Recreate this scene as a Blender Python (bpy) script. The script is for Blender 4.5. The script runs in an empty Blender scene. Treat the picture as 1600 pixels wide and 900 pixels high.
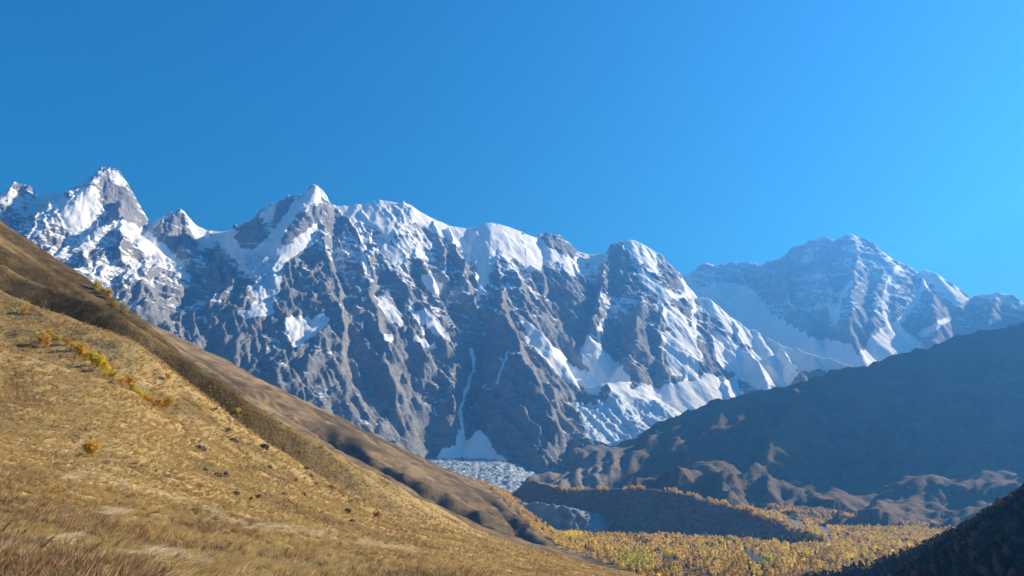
import bpy, math, random
import numpy as np
from mathutils import Vector, Matrix, Euler

SC = bpy.context.scene
COL = SC.collection
R = math.radians
rng = np.random.default_rng(7)

# ------------------------------------------------------------------ camera
PITCH = R(13.43)
F = 1256.0                       # focal length in pixels of the 1600 px wide photograph
cam_d = bpy.data.cameras.new('camera')
cam_d.sensor_width = 36.0
cam_d.lens = 36.0 * F / 1600.0
cam_d.clip_start = 0.1
cam_d.clip_end = 80000.0
cam = bpy.data.objects.new('camera', cam_d)
COL.objects.link(cam)
cam.location = (0, 0, 0)
cam.rotation_euler = (R(90) + PITCH, 0, 0)
SC.camera = cam

# ------------------------------------------------------------------ sky, sun, exposure
SUN_AZ = R(72)                   # to the right of the view direction (+Y), clockwise
SUN_EL = R(27)
world = bpy.data.worlds.new('World')
SC.world = world
world.use_nodes = True
wn, wl = world.node_tree.nodes, world.node_tree.links
for n in list(wn): wn.remove(n)
sky = wn.new('ShaderNodeTexSky')
sky.sky_type = 'NISHITA'
sky.sun_disc = False
sky.sun_elevation = SUN_EL
sky.sun_rotation = SUN_AZ
sky.altitude = 2400
sky.air_density = 1.3
sky.dust_density = 0.9
sky.ozone_density = 3.0
hs = wn.new('ShaderNodeHueSaturation')
hs.inputs['Saturation'].default_value = 1.6
hs.inputs['Value'].default_value = 1.0
bgn = wn.new('ShaderNodeBackground')
bgn.inputs['Strength'].default_value = 0.078
wo = wn.new('ShaderNodeOutputWorld')
wl.new(sky.outputs[0], hs.inputs['Color'])
wl.new(hs.outputs[0], bgn.inputs['Color'])
wl.new(bgn.outputs[0], wo.inputs['Surface'])

sun_d = bpy.data.lights.new('sun', 'SUN')
sun_d.energy = 5.0
sun_d.angle = R(0.5)
sun_d.color = (1.0, 0.90, 0.77)
sun = bpy.data.objects.new('sun', sun_d)
COL.objects.link(sun)
SUNDIR = Vector((math.sin(SUN_AZ) * math.cos(SUN_EL), math.cos(SUN_AZ) * math.cos(SUN_EL), math.sin(SUN_EL)))
sun.rotation_euler = SUNDIR.to_track_quat('Z', 'Y').to_euler()
sun.location = (500, 200, 300)

SC.view_settings.view_transform = 'Standard'
SC.view_settings.look = 'None'
SC.view_settings.exposure = 1.15
SC.view_settings.gamma = 1.0
SC.view_settings.use_curve_mapping = False
SC.cycles.use_denoising = True
SC.cycles.max_bounces = 4
SC.cycles.diffuse_bounces = 2
SC.cycles.glossy_bounces = 1
SC.cycles.transmission_bounces = 2
SC.cycles.volume_bounces = 0
SC.cycles.transparent_max_bounces = 4
SC.cycles.caustics_reflective = False
SC.cycles.caustics_refractive = False

# ------------------------------------------------------------------ helpers
CT, ST = math.cos(PITCH), math.sin(PITCH)

def ue(px, py):
    """pixel of the photograph -> direction as x/y and z/y"""
    a = (np.asarray(px, float) - 800) / F
    b = (450 - np.asarray(py, float)) / F
    yy = CT - b * ST
    return a / yy, (ST + b * CT) / yy

def at(px, py, Y):
    u, e = ue(px, py)
    return np.array([u * Y, Y, e * Y]) if np.ndim(u) == 0 else np.stack([u * Y, Y + 0 * u, e * Y], -1)

def proj(x, y, z):
    zc = y * CT + z * ST
    yc = -y * ST + z * CT
    zc = np.maximum(zc, 1e-3)
    return 800 + F * x / zc, 450 - F * yc / zc

_G = np.random.default_rng(11).uniform(0, 2 * np.pi, (256, 256)).astype(np.float32)
_GC, _GS = np.cos(_G), np.sin(_G)

def pnoise(x, y, seed=0):
    """gradient noise, about -0.7..0.7, unit wavelength"""
    x = np.asarray(x, np.float32) + seed * 37.17
    y = np.asarray(y, np.float32) + seed * 91.73
    xi, yi = np.floor(x), np.floor(y)
    fx, fy = x - xi, y - yi
    xi = xi.astype(np.int32) & 255; yi = yi.astype(np.int32) & 255
    x1 = (xi + 1) & 255; y1 = (yi + 1) & 255
    sx = fx * fx * fx * (fx * (fx * 6 - 15) + 10)
    sy = fy * fy * fy * (fy * (fy * 6 - 15) + 10)
    n00 = _GC[yi, xi] * fx + _GS[yi, xi] * fy
    n10 = _GC[yi, x1] * (fx - 1) + _GS[yi, x1] * fy
    n01 = _GC[y1, xi] * fx + _GS[y1, xi] * (fy - 1)
    n11 = _GC[y1, x1] * (fx - 1) + _GS[y1, x1] * (fy - 1)
    a = n00 + sx * (n10 - n00)
    b = n01 + sx * (n11 - n01)
    return (a + sy * (b - a)) * 1.4

def fbm(x, y, oct=4, seed=0, gain=0.5, lac=2.03):
    s, a = 0.0, 1.0
    for i in range(oct):
        s = s + a * pnoise(x * lac ** i, y * lac ** i, seed + i * 3)
        a *= gain
    return s

def ridged(x, y, oct=4, seed=0, gain=0.5, lac=2.07):
    s, a = 0.0, 1.0
    for i in range(oct):
        s = s + a * (1 - 2.2 * np.abs(pnoise(x * lac ** i, y * lac ** i, seed + i * 5)))
        a *= gain
    return s

def sstep(a, b, x):
    t = np.clip((x - a) / (b - a), 0, 1)
    return t * t * (3 - 2 * t)

def blur(H, n, it=2):
    """box blur, n cells each side"""
    n = max(1, int(n))
    k = 2 * n + 1
    for _ in range(it):
        for ax in (0, 1):
            P = np.concatenate([np.repeat(H.take([0], ax), n + 1, ax), H, np.repeat(H.take([-1], ax), n, ax)], ax).astype(np.float64)
            c = np.cumsum(P, ax)
            H = ((c.take(range(k, c.shape[ax]), ax) - c.take(range(0, c.shape[ax] - k), ax)) / k).astype(np.float32)
    return H

def gullies(X, Y, H, cell, step, seed=0, sm=1.0):
    """ribs and gullies that run down the slope of H; returns a sharp-crested wave, -1..1, and the slope"""
    B = blur(H, max(1, sm * cell / step))
    gy, gx = np.gradient(B, step)
    m = np.sqrt(gx * gx + gy * gy) + 1e-6
    dx, dy = -gy / m, gx / m
    px, py = (X / cell).astype(np.float32), (Y / cell).astype(np.float32)
    ix, iy = np.floor(px), np.floor(py)
    C = np.zeros_like(H); S = np.zeros_like(H)
    rt = np.random.default_rng(seed + 100)
    J = rt.uniform(-.5, .5, (64, 64, 2)).astype(np.float32)
    for i in (-1, 0, 1):
        for j in (-1, 0, 1):
            cx, cy = ix + i, iy + j
            jj = J[cy.astype(np.int32) & 63, cx.astype(np.int32) & 63]
            vx = px - (cx + .5 + jj[..., 0]); vy = py - (cy + .5 + jj[..., 1])
            w = np.exp(-2.2 * (vx * vx + vy * vy))
            ph = (vx * dx + vy * dy) * (2 * np.pi)
            C += w * np.cos(ph); S += w * np.sin(ph)
    ph = np.arctan2(S, C)
    return 1 - 2 * np.abs(ph) / np.pi, m

def seg_field(X, Y, lines, wx=0, wy=0, kx=1.0):
    """height = highest of all ridges; each line: (pts Nx3, slope_left, slope_right)"""
    H = np.full(X.shape, -1e4, np.float32)
    Xw, Yw = (X + wx).astype(np.float32), (Y + wy).astype(np.float32)
    for pts, sl, sr in lines:
        for a, b in zip(pts[:-1], pts[1:]):
            dx, dy = b[0] - a[0], b[1] - a[1]
            L2 = dx * dx + dy * dy + 1e-6
            t = np.clip(((Xw - a[0]) * dx + (Yw - a[1]) * dy) / L2, 0, 1)
            qx = Xw - (a[0] + t * dx); qy = Yw - (a[1] + t * dy)
            d = np.sqrt(qx * qx * (kx * kx) + qy * qy)
            if sl == sr: s = sl
            else:
                c = (dx * qy - dy * qx) / (d * math.sqrt(L2) + 1e-3)
                s = sr + (sl - sr) * (0.5 + 0.5 * c)
            H = np.maximum(H, a[2] + t * (b[2] - a[2]) - s * d)
    return H

def in_poly(px, py, poly):
    poly = np.asarray(poly, float)
    x0, y0 = poly.min(0) - 2; x1, y1 = poly.max(0) + 2
    r = np.zeros(px.shape, bool)
    box = (px > x0) & (px < x1) & (py > y0) & (py < y1)
    if not box.any(): return r
    qx, qy = px[box], py[box]
    c = np.zeros(qx.shape, bool)
    for (ax, ay), (bx, by) in zip(poly, np.roll(poly, -1, 0)):
        if ay == by: continue
        c ^= ((ay > qy) != (by > qy)) & (qx < (bx - ax) * (qy - ay) / (by - ay) + ax)
    r[box] = c
    return r

def line_dist(px, py, pts):
    d = np.full(px.shape, 1e6)
    for (ax, ay), (bx, by) in zip(pts[:-1], pts[1:]):
        dx, dy = bx - ax, by - ay
        t = np.clip(((px - ax) * dx + (py - ay) * dy) / (dx * dx + dy * dy + 1e-9), 0, 1)
        d = np.minimum(d, np.hypot(px - ax - t * dx, py - ay - t * dy))
    return d

def mesh_np(name, V, Q, mat=None, attrs=None, smooth=True, colors=None):
    """V: n x 3, Q: m x k faces (k = 3 or 4)"""
    me = bpy.data.meshes.new(name)
    V = np.ascontiguousarray(V, np.float32); Q = np.ascontiguousarray(Q, np.int32)
    me.vertices.add(len(V)); me.vertices.foreach_set('co', V.ravel())
    k = Q.shape[1]
    me.loops.add(Q.size); me.loops.foreach_set('vertex_index', Q.ravel())
    me.polygons.add(len(Q))
    me.polygons.foreach_set('loop_start', np.arange(0, Q.size, k, dtype=np.int32))
    me.polygons.foreach_set('loop_total', np.full(len(Q), k, np.int32))
    me.polygons.foreach_set('use_smooth', np.full(len(Q), smooth))
    for nm, arr in (attrs or {}).items():
        at_ = me.attributes.new(nm, 'FLOAT', 'POINT'); at_.data.foreach_set('value', np.ascontiguousarray(arr, np.float32).ravel())
    for nm, arr in (colors or {}).items():
        at_ = me.attributes.new(nm, 'FLOAT_COLOR', 'POINT')
        c4 = np.ones((len(V), 4), np.float32); c4[:, :3] = arr
        at_.data.foreach_set('color', c4.ravel())
    me.update()
    if mat: me.materials.append(mat)
    return me

def grid_obj(name, X, Y, Z, mat, attrs=None, keep=None):
    ny, nx = X.shape
    V = np.stack([X, Y, Z], -1).reshape(-1, 3)
    I = np.arange(ny * nx).reshape(ny, nx)
    Q = np.stack([I[:-1, :-1], I[:-1, 1:], I[1:, 1:], I[1:, :-1]], -1).reshape(-1, 4)
    if keep is not None:
        k = (keep[:-1, :-1] | keep[:-1, 1:] | keep[1:, 1:] | keep[1:, :-1]).ravel()
        Q = Q[k]
        used = np.zeros(len(V), bool); used[Q.ravel()] = True
        m = np.cumsum(used) - 1
        Q = m[Q]; V = V[used]
        attrs = {a: b.reshape(-1)[used] for a, b in (attrs or {}).items()}
    me = mesh_np(name, V, Q, mat, attrs)
    o = bpy.data.objects.new(name, me); COL.objects.link(o)
    o['kind'] = 'structure'
    return o

def describe(o, label, cat=None, group=None, kind=None):
    if label: o['label'] = label
    if cat: o['category'] = cat
    if group: o['group'] = group
    if kind: o['kind'] = kind
    return o

def leafy(n):
    """let some light through the leaves"""
    tr = n.N.new('ShaderNodeBsdfTranslucent'); mx = n.N.new('ShaderNodeMixShader'); mx.inputs[0].default_value = 0.42
    src = n.b.inputs['Base Color'].links[0].from_socket
    n.L.new(src, tr.inputs['Color']); n.L.new(n.b.outputs[0], mx.inputs[1]); n.L.new(tr.outputs[0], mx.inputs[2])
    n.L.new(mx.outputs[0], n.N['Material Output'].inputs['Surface'])

class NT:
    """small node-tree builder"""
    def __init__(s, name, rough=0.9):
        s.m = bpy.data.materials.new(name); s.m.use_nodes = True
        s.t = s.m.node_tree; s.N = s.t.nodes; s.L = s.t.links
        s.b = s.N['Principled BSDF']; s.b.inputs['Roughness'].default_value = rough
        s.b.inputs['Specular IOR Level'].default_value = 0.15
        s.co = s.N.new('ShaderNodeTexCoord').outputs['Object']
    def put(s, sock, v):
        if isinstance(v, bpy.types.NodeSocket): s.L.new(v, sock)
        elif isinstance(v, (tuple, list)): sock.default_value = (*v, 1) if len(v) == 3 and len(sock.default_value) == 4 else v
        else: sock.default_value = v
    def math(s, op, a, b=0.0, c=None, clamp=False):
        n = s.N.new('ShaderNodeMath'); n.operation = op; n.use_clamp = clamp
        s.put(n.inputs[0], a); s.put(n.inputs[1], b)
        if c is not None: s.put(n.inputs[2], c)
        return n.outputs[0]
    def noise(s, scale, detail=4, rough=0.55, vec=None, dist=0.0, stretch=None):
        v = vec if vec is not None else s.co
        if stretch:
            mp = s.N.new('ShaderNodeMapping'); mp.inputs['Scale'].default_value = stretch
            s.L.new(v, mp.inputs[0]); v = mp.outputs[0]
        n = s.N.new('ShaderNodeTexNoise'); n.inputs['Scale'].default_value = scale
        n.inputs['Detail'].default_value = detail; n.inputs['Roughness'].default_value = rough
        n.inputs['Distortion'].default_value = dist
        s.L.new(v, n.inputs['Vector']); return n.outputs['Fac']
    def ramp(s, fac, stops, mode='LINEAR'):
        n = s.N.new('ShaderNodeValToRGB'); n.color_ramp.interpolation = mode
        e = n.color_ramp.elements
        while len(e) < len(stops): e.new(0.5)
        for el, (p, c) in zip(e, stops):
            el.position = p; el.color = (*c, 1) if isinstance(c, (tuple, list)) else (c, c, c, 1)
        s.put(n.inputs[0], fac); return n.outputs[0]
    def mix(s, fac, a, b, mode='MIX'):
        n = s.N.new('ShaderNodeMix'); n.data_type = 'RGBA'; n.blend_type = mode
        s.put(n.inputs[0], fac); s.put(n.inputs[6], a); s.put(n.inputs[7], b)
        return n.outputs[2]
    def attr(s, nm, col=False):
        n = s.N.new('ShaderNodeAttribute'); n.attribute_name = nm
        return n.outputs['Color' if col else 'Fac']
    def sm(s, v, a, b):
        n = s.N.new('ShaderNodeMapRange'); n.interpolation_type = 'SMOOTHSTEP'
        s.put(n.inputs[0], v); n.inputs[1].default_value = a; n.inputs[2].default_value = b
        return n.outputs[0]
    def bump(s, h, dist, strength=1.0, prev=None):
        n = s.N.new('ShaderNodeBump'); n.inputs['Distance'].default_value = dist
        n.inputs['Strength'].default_value = strength
        s.L.new(h, n.inputs['Height'])
        if prev is not None: s.L.new(prev, n.inputs['Normal'])
        return n.outputs[0]
    def done(s, col, nrm=None):
        s.put(s.b.inputs['Base Color'], col)
        if nrm is not None: s.L.new(nrm, s.b.inputs['Normal'])
        return s.m

# ------------------------------------------------------------------ materials of the terrain
def mat_rock(name, fine=1.0):
    n = NT(name, 0.9)
    big = n.noise(0.0016, 5, 0.6)
    med = n.noise(0.012, 6, 0.65)
    strata = n.noise(0.02, 5, 0.6, stretch=(0.35, 0.35, 2.2), dist=1.5)
    rock = n.ramp(big, [(0.3, (0.15, 0.15, 0.15)), (0.5, (0.215, 0.206, 0.193)), (0.7, (0.28, 0.26, 0.235))])
    rock = n.mix(0.55, rock, n.ramp(med, [(0.3, (0.12, 0.115, 0.11)), (0.55, (0.25, 0.235, 0.215)), (0.75, (0.38, 0.35, 0.31))]))
    rock = n.mix(0.4, rock, n.ramp(strata, [(0.35, (0.10, 0.095, 0.095)), (0.5, (0.26, 0.245, 0.22)), (0.65, (0.36, 0.33, 0.29))]))
    sn = n.attr('snow')
    f1 = n.noise(0.03, 5, 0.65, stretch=(0.6, 0.6, 1.6), dist=1.0)
    f2 = n.noise(0.1, 3, 0.6)
    v = n.math('ADD', sn, n.math('MULTIPLY', n.math('SUBTRACT', f1, 0.5), 0.9))
    v = n.math('ADD', v, n.math('MULTIPLY', n.math('SUBTRACT', f2, 0.5), 0.35))
    mask = n.sm(v, 0.42, 0.58)
    ice = n.attr('ice')
    snowc = n.mix(ice, (0.80, 0.82, 0.85), n.ramp(n.noise(0.02, 6, 0.7), [(0.35, (0.38, 0.48, 0.56)), (0.6, (0.72, 0.78, 0.83))]))
    rock = n.mix(1.0, rock, (1.04, 1.13, 1.28), 'MULTIPLY')
    col = n.mix(mask, rock, snowc)
    rb = n.bump(n.noise(0.02, 8, 0.68, dist=0.4), 22.0 * fine, 1.0)
    rb = n.bump(n.noise(0.08, 4, 0.7), 5.0 * fine, 1.0, rb)
    sb = n.bump(n.noise(0.012, 4, 0.5), 10.0, 0.8)
    mixn = n.N.new('ShaderNodeMix'); mixn.data_type = 'VECTOR'
    n.put(mixn.inputs[0], n.math('MULTIPLY', mask, 0.8)); n.L.new(rb, mixn.inputs[4]); n.L.new(sb, mixn.inputs[5])
    return n.done(col, mixn.outputs[1])

M_ROCK = mat_rock('alpine_rock_and_snow')
M_ROCK_FAR = mat_rock('far_rock_and_snow', 1.3)

def mat_hill():
    n = NT('dry_hillside_grass', 0.95)
    far = n.attr('far'); gully_shade = n.attr('gully_shade')
    a = n.noise(0.012, 6, 0.65)
    b = n.noise(0.11, 6, 0.7, dist=0.6)
    c = n.noise(1.3, 5, 0.7)
    g = n.ramp(b, [(0.28, (0.17, 0.11, 0.042)), (0.42, (0.36, 0.235, 0.08)), (0.55, (0.54, 0.37, 0.14)), (0.75, (0.66, 0.49, 0.23))])
    g = n.mix(0.5, g, n.ramp(a, [(0.3, (0.24, 0.15, 0.056)), (0.48, (0.48, 0.31, 0.105)), (0.62, (0.54, 0.37, 0.14)), (0.75, (0.30, 0.22, 0.085))]))
    g = n.mix(0.45, g, n.ramp(c, [(0.3, (0.12, 0.08, 0.03)), (0.5, (0.33, 0.23, 0.10)), (0.7, (0.55, 0.43, 0.23))]))
    fb = n.ramp(n.noise(0.02, 7, 0.72), [(0.3, (0.075, 0.048, 0.022)), (0.45, (0.16, 0.108, 0.05)), (0.6, (0.30, 0.21, 0.10))])
    g = n.mix(far, g, fb)
    g = n.mix(n.math('MULTIPLY', gully_shade, n.sm(n.noise(0.06, 4, 0.6), 0.35, 0.6)), g, (0.060, 0.040, 0.022))  # dark gully tone, mostly shade painted into the colour
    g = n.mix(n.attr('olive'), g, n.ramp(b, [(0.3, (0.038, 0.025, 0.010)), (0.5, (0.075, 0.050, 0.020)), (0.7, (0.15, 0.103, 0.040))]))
    h = n.bump(n.noise(0.08, 6, 0.7), 3.0, 0.9)
    h = n.bump(n.noise(1.1, 5, 0.75), 0.35, 1.0, h)
    return n.done(g, h)
M_HILL = mat_hill()

def mat_slope():
    n = NT('brown_mountain_turf', 0.95)
    a = n.noise(0.006, 7, 0.7)
    b = n.noise(0.05, 5, 0.7, stretch=(1, 1, 2.0))
    g = n.ramp(a, [(0.3, (0.085, 0.06, 0.036)), (0.5, (0.15, 0.11, 0.065)), (0.7, (0.23, 0.17, 0.10))])
    g = n.mix(0.4, g, n.ramp(b, [(0.35, (0.07, 0.05, 0.034)), (0.6, (0.21, 0.16, 0.11))]))
    g = n.mix(n.attr('scree'), g, n.ramp(b, [(0.35, (0.14, 0.12, 0.10)), (0.6, (0.30, 0.26, 0.21))]))
    h = n.bump(n.noise(0.02, 8, 0.68), 14.0, 0.8)
    return n.done(g, h)
M_SLOPE = mat_slope()

# ------------------------------------------------------------------ valley level
ZV = -150.0

# ------------------------------------------------------------------ left hillside: a table of the photograph's rows against distance
DY = [12, 25, 50, 100, 157, 250, 400, 600, 900, 1050, 1200, 1500, 1900, 2300, 2700, 3300, 4000]
TAB = {
 -600: [800, 650, 500, 350, 250, 130, 20, -70, -130, -110, -90, -80, -80, -80, -80, -60, 0],
 -200: [845, 750, 660, 540, 470, 380, 290, 225, 185, 195, 205, 205, 205, 205, 205, 230, 300],
    0: [870, 790, 715, 635, 580, 510, 440, 385, 341, 352, 358, 352, 350, 350, 352, 370, 420],
  100: [882, 814, 742, 652, 598, 540, 485, 445, 414, 425, 432, 430, 427, 427, 430, 440, 480],
  200: [894, 835, 768, 672, 618, 570, 530, 505, 489, 500, 508, 504, 498, 493, 490, 500, 520],
  300: [906, 852, 796, 718, 678, 640, 610, 592, 584, 602, 600, 580, 558, 542, 536, 550, 565],
  400: [918, 868, 822, 764, 732, 703, 680, 665, 662, 676, 668, 640, 610, 594, 589, 603, 618],
  500: [930, 884, 846, 802, 778, 757, 740, 728, 730, 743, 736, 705, 665, 645, 638, 650, 662],
  600: [942, 900, 868, 834, 816, 800, 787, 779, 784, 792, 786, 755, 716, 697, 688, 700, 710],
  700: [954, 913, 886, 860, 844, 830, 820, 815, 823, 830, 826, 805, 768, 745, 735, 742, 750],
  800: [966, 926, 904, 882, 870, 860, 852, 849, 860, 866, 863, 848, 817, 794, 780, 776, 775],
  850: [972, 933, 911, 892, 881, 872, 865, 863, 873, 880, 877, 862, 842, 832, 826, 815, 805],
  960: [985, 950, 930, 914, 905, 898, 893, 892, 902, 912, 910, 905, 890, 870, 855, 842, 830],
 1200: [1014, 990, 975, 965, 957, 950, 942, 942, 950, 960, 955, 930, 905, 890, 875, 860, 850],
 1600: [1070, 1050, 1040, 1030, 1020, 1010, 1000, 1000, 1000, 990, 980, 950, 920, 900, 885, 870, 860],
 2300: [1200, 1180, 1170, 1150, 1130, 1100, 1060, 1040, 1020, 1000, 990, 960, 930, 910, 895, 880, 870],
}
_pxs = np.array(sorted(TAB), float)
_T = np.array([TAB[int(k)] for k in _pxs], float)
_lg = np.log(DY)
_dl = np.linspace(_lg[0], _lg[-1], 260); _dp = np.linspace(-600, 2300, 581)
_D = np.stack([np.interp(_dl, _lg, r) for r in _T])
_D = np.stack([np.interp(_dp, _pxs, _D[:, j]) for j in range(_D.shape[1])], 1)
_D = np.ascontiguousarray(blur(blur(_D.astype(np.float32), 4, 2), 1, 1))

def tab_row(px, Y):
    i = np.clip((px + 600) / 2900 * 580, 0, 579.999); j = np.clip((np.log(np.maximum(Y, 1)) - _dl[0]) / (_dl[-1] - _dl[0]) * 259, 0, 258.999)
    i0 = i.astype(int); j0 = j.astype(int); fi = i - i0; fj = j - j0
    return (_D[i0, j0] * (1 - fi) + _D[i0 + 1, j0] * fi) * (1 - fj) + (_D[i0, j0 + 1] * (1 - fi) + _D[i0 + 1, j0 + 1] * fi) * fj

def hill_base(x, y):
    x = np.asarray(x, float); y = np.asarray(y, float)
    Y = np.maximum(y, 12.0)
    u = x / Y
    py = np.full(np.shape(u), 600.0)
    for _ in range(5):
        b = (450 - py) / F
        px = 800 + F * u * (CT - b * ST)
        py = tab_row(px, Y)
    b = (450 - py) / F
    z = (ST + b * CT) / (CT - b * ST) * Y
    P = -1.7 - 0.12 * x - 0.03 * y
    w = sstep(10, 16, y)
    return P * (1 - w) + z * w

def to_hill(px, py, y0=1000, y1=3200):
    """where the ray through a pixel meets the hillside between two distances"""
    Y = np.linspace(y0, y1, 700)
    u, e = ue(px, py)
    d = hill_base(u * Y, Y) - e * Y
    k = np.argmax(d > 0) if (d > 0).any() else len(Y) - 1
    return u * Y[k], Y[k]

GUL = []   # (points, width, depth): deep gullies on the far part of the hillside
for pts, w, dp in [
    ([(450, 645), (505, 670), (545, 700), (580, 728), (630, 752), (678, 778), (722, 806)], 92, 165),
    ([(372, 645), (420, 672), (470, 706), (540, 745), (600, 782)], 38, 42),
    ([(270, 560), (310, 595), (350, 625), (400, 665)], 38, 40),
    ([(760, 775), (780, 795), (800, 815), (815, 835)], 38, 40),
    ([(770, 805), (800, 825), (830, 848)], 34, 36),
    ([(330, 600), (400, 620), (470, 670)], 20, 7)]:
    GUL.append((np.array([to_hill(*p) for p in pts]), w, dp))

def rib(x, y):
    q = y + 0.18 * x + 30 * pnoise(x / 200, y / 140, 3)
    t = (q / (34 + 0.07 * y)) % 1.0
    return np.where(t < .3, t / .3, (1 - t) / .7) * 2 - 1

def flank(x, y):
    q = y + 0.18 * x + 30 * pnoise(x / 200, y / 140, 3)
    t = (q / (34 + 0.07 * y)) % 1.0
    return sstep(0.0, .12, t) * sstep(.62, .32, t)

def hill(x, y):
    x = np.asarray(x, float); y = np.asarray(y, float)
    z = hill_base(x, y)
    d = np.hypot(x, y)
    # ribs running down the fall line of the near slope
    q = y + 0.10 * x + 26 * pnoise(x / 160, y / 160, 3)
    up = sstep(-10, -80, x)
    r1 = rib(x, y)
    amp = sstep(110, 300, y) * (1 - sstep(820, 900, y)) * up
    z = z + amp * 4.5 * (1 - 2.2 * np.abs(pnoise(q / 34, x / 260, 6)))
    z = z + amp * (9.0 * r1 + 2.5 * pnoise(q / 38, x / 300, 5))
    # undulation
    a2 = sstep(15, 200, d)
    z = z + a2 * (1.6 * fbm(x / 60, y / 60, 4, 9) + 0.5 * fbm(x / 13, y / 13, 3, 4))
    z = z + sstep(1, 9, d) * 0.22 * fbm(x / 3.1, y / 3.1, 3, 2) + sstep(2, 20, d) * 0.30 * fbm(x / 8.0, y / 8.0, 2, 8)
    # far part
    fa = sstep(950, 1300, y)
    qf = y + 0.25 * x + 60 * pnoise(x / 400, y / 400, 13)
    z = z + fa * (13 * ridged(qf / 230, x / 900, 4, 21) + 5 * fbm(x / 120, y / 120, 4, 22) - 9)
    for pts, w, dp in GUL:
        dd = line_dist(x + 22 * fbm(x / 110, y / 110, 3, 31), y + 22 * fbm(x / 110, y / 110, 3, 32), pts)
        z = z - dp * (1 - sstep(0.0, w * 1.25, dd)) ** 1.0
    return z

def build_hillside():
    nu, nl = 760, 900
    u = np.linspace(-1.5, 1.25, nu)
    Ys = np.exp(np.linspace(math.log(3.0), math.log(4000), nl))
    U, Yg = np.meshgrid(u, Ys)
    X = U * Yg
    Z = hill(X, Yg)
    keep = Z > ZV - 25
    far = sstep(950, 1250, Yg)
    gx = pnoise(X / 90, Yg / 90, 41)
    gully_shade = np.zeros_like(Z)
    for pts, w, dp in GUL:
        gully_shade = np.maximum(gully_shade, 1 - sstep(w * .4, w * 1.8, line_dist(X, Yg, pts)))
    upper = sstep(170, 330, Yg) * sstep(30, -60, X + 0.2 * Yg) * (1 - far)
    olive = upper * np.clip(0.26 + 0.80 * flank(X, Yg) + 0.5 * fbm(X / 60, Yg / 30, 4, 43), 0, 1)  # darker growth in bands; on rib flanks the colour also paints in shade
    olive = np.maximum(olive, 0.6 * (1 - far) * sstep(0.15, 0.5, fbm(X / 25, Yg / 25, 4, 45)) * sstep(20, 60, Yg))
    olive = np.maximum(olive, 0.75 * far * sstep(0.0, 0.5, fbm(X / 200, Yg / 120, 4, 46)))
    grid_obj('hillside', X, Yg, Z, M_HILL, {'far': far, 'gully_shade': gully_shade, 'olive': olive}, keep)
    # ground under and behind the viewpoint
    x = np.linspace(-60, 60, 121); y = np.linspace(-50, 3.3, 54)
    Xb, Yb = np.meshgrid(x, y)
    Zb = hill(Xb, Yb) - 0.01
    grid_obj('near_ground', Xb, Yb, Zb, M_HILL, {'far': 0 * Zb, 'gully_shade': 0 * Zb, 'olive': 0 * Zb})
build_hillside()

# ------------------------------------------------------------------ main mountain wall
CREST = [(-260, 330, 6900), (-160, 300, 6950), (-80, 320, 7000), (0, 300, 7050), (12, 298, 7050), (22, 290, 7050), (38, 283, 7050), (47, 288, 7050), (50, 303, 7060), (62, 310, 7060), (72, 300, 7080),
 (88, 299, 7100), (100, 306, 7120), (112, 318, 7150), (118, 293, 7150), (135, 287, 7150), (150, 272, 7150), (162, 263, 7150), (172, 261, 7150), (185, 268, 7150), (196, 281, 7140), (201, 298, 7130),
 (215, 320, 7130), (228, 340, 7130), (236, 354, 7180), (250, 340, 7250), (268, 330, 7250), (282, 327, 7250), (295, 338, 7260), (310, 352, 7280), (325, 361, 7300), (345, 362, 7320), (365, 358, 7330), (380, 342, 7300),
 (405, 333, 7260), (425, 320, 7240), (445, 310, 7230), (470, 297, 7220), (482, 294, 7215), (495, 290, 7210), (505, 297, 7210), (515, 312, 7215), (525, 320, 7230), (545, 322, 7250), (560, 317, 7260), (580, 314, 7280), (595, 312, 7290),
 (610, 314, 7300), (625, 318, 7300), (632, 317, 7300), (642, 321, 7300), (655, 330, 7310), (680, 343, 7330), (705, 352, 7350), (730, 357, 7370), (745, 352, 7380), (768, 347, 7380), (790, 352, 7400), (810, 359, 7420), (830, 368, 7450),
 (842, 372, 7500), (857, 359, 7600), (868, 364, 7600), (885, 378, 7600), (905, 393, 7600), (920, 397, 7600), (945, 396, 7580), (955, 385, 7560), (970, 377, 7550), (985, 373, 7540), (1000, 378, 7520), (1015, 388, 7500),
 (1030, 400, 7480), (1045, 412, 7460), (1058, 424, 7440), (1066, 440, 7400), (1075, 462, 7300), (1095, 463, 7100), (1110, 466, 7050), (1125, 478, 7000), (1140, 490, 6950), (1160, 505, 6880), (1180, 515, 6800), (1220, 540, 6650), (1270, 553, 6450), (1330, 570, 6200), (1380, 600, 6000), (1420, 640, 5800)]
SF = 0.95
_cp = np.array([c[0] for c in CREST], float); _cY = np.array([c[2] for c in CREST], float)
_cE = ue(_cp, np.array([c[1] for c in CREST], float))[1]
_k = np.ones(9) / 9
_cEs = np.convolve(np.pad(_cE, 4, 'edge'), _k, 'valid'); _cYs = np.convolve(np.pad(_cY, 4, 'edge'), _k, 'valid')

def wall_pt(px, py, off):
    """a point of the wall's general plane, brought forward by off metres"""
    e = float(ue(px, py)[1])
    Yc = np.interp(px, _cp, _cYs); ec = np.interp(px, _cp, _cEs)
    K = (SF * Yc - ec * Yc)
    Y = min(K / (SF - e), Yc + 100) if e < SF else Yc
    return at(px, py, Y - off)

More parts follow.
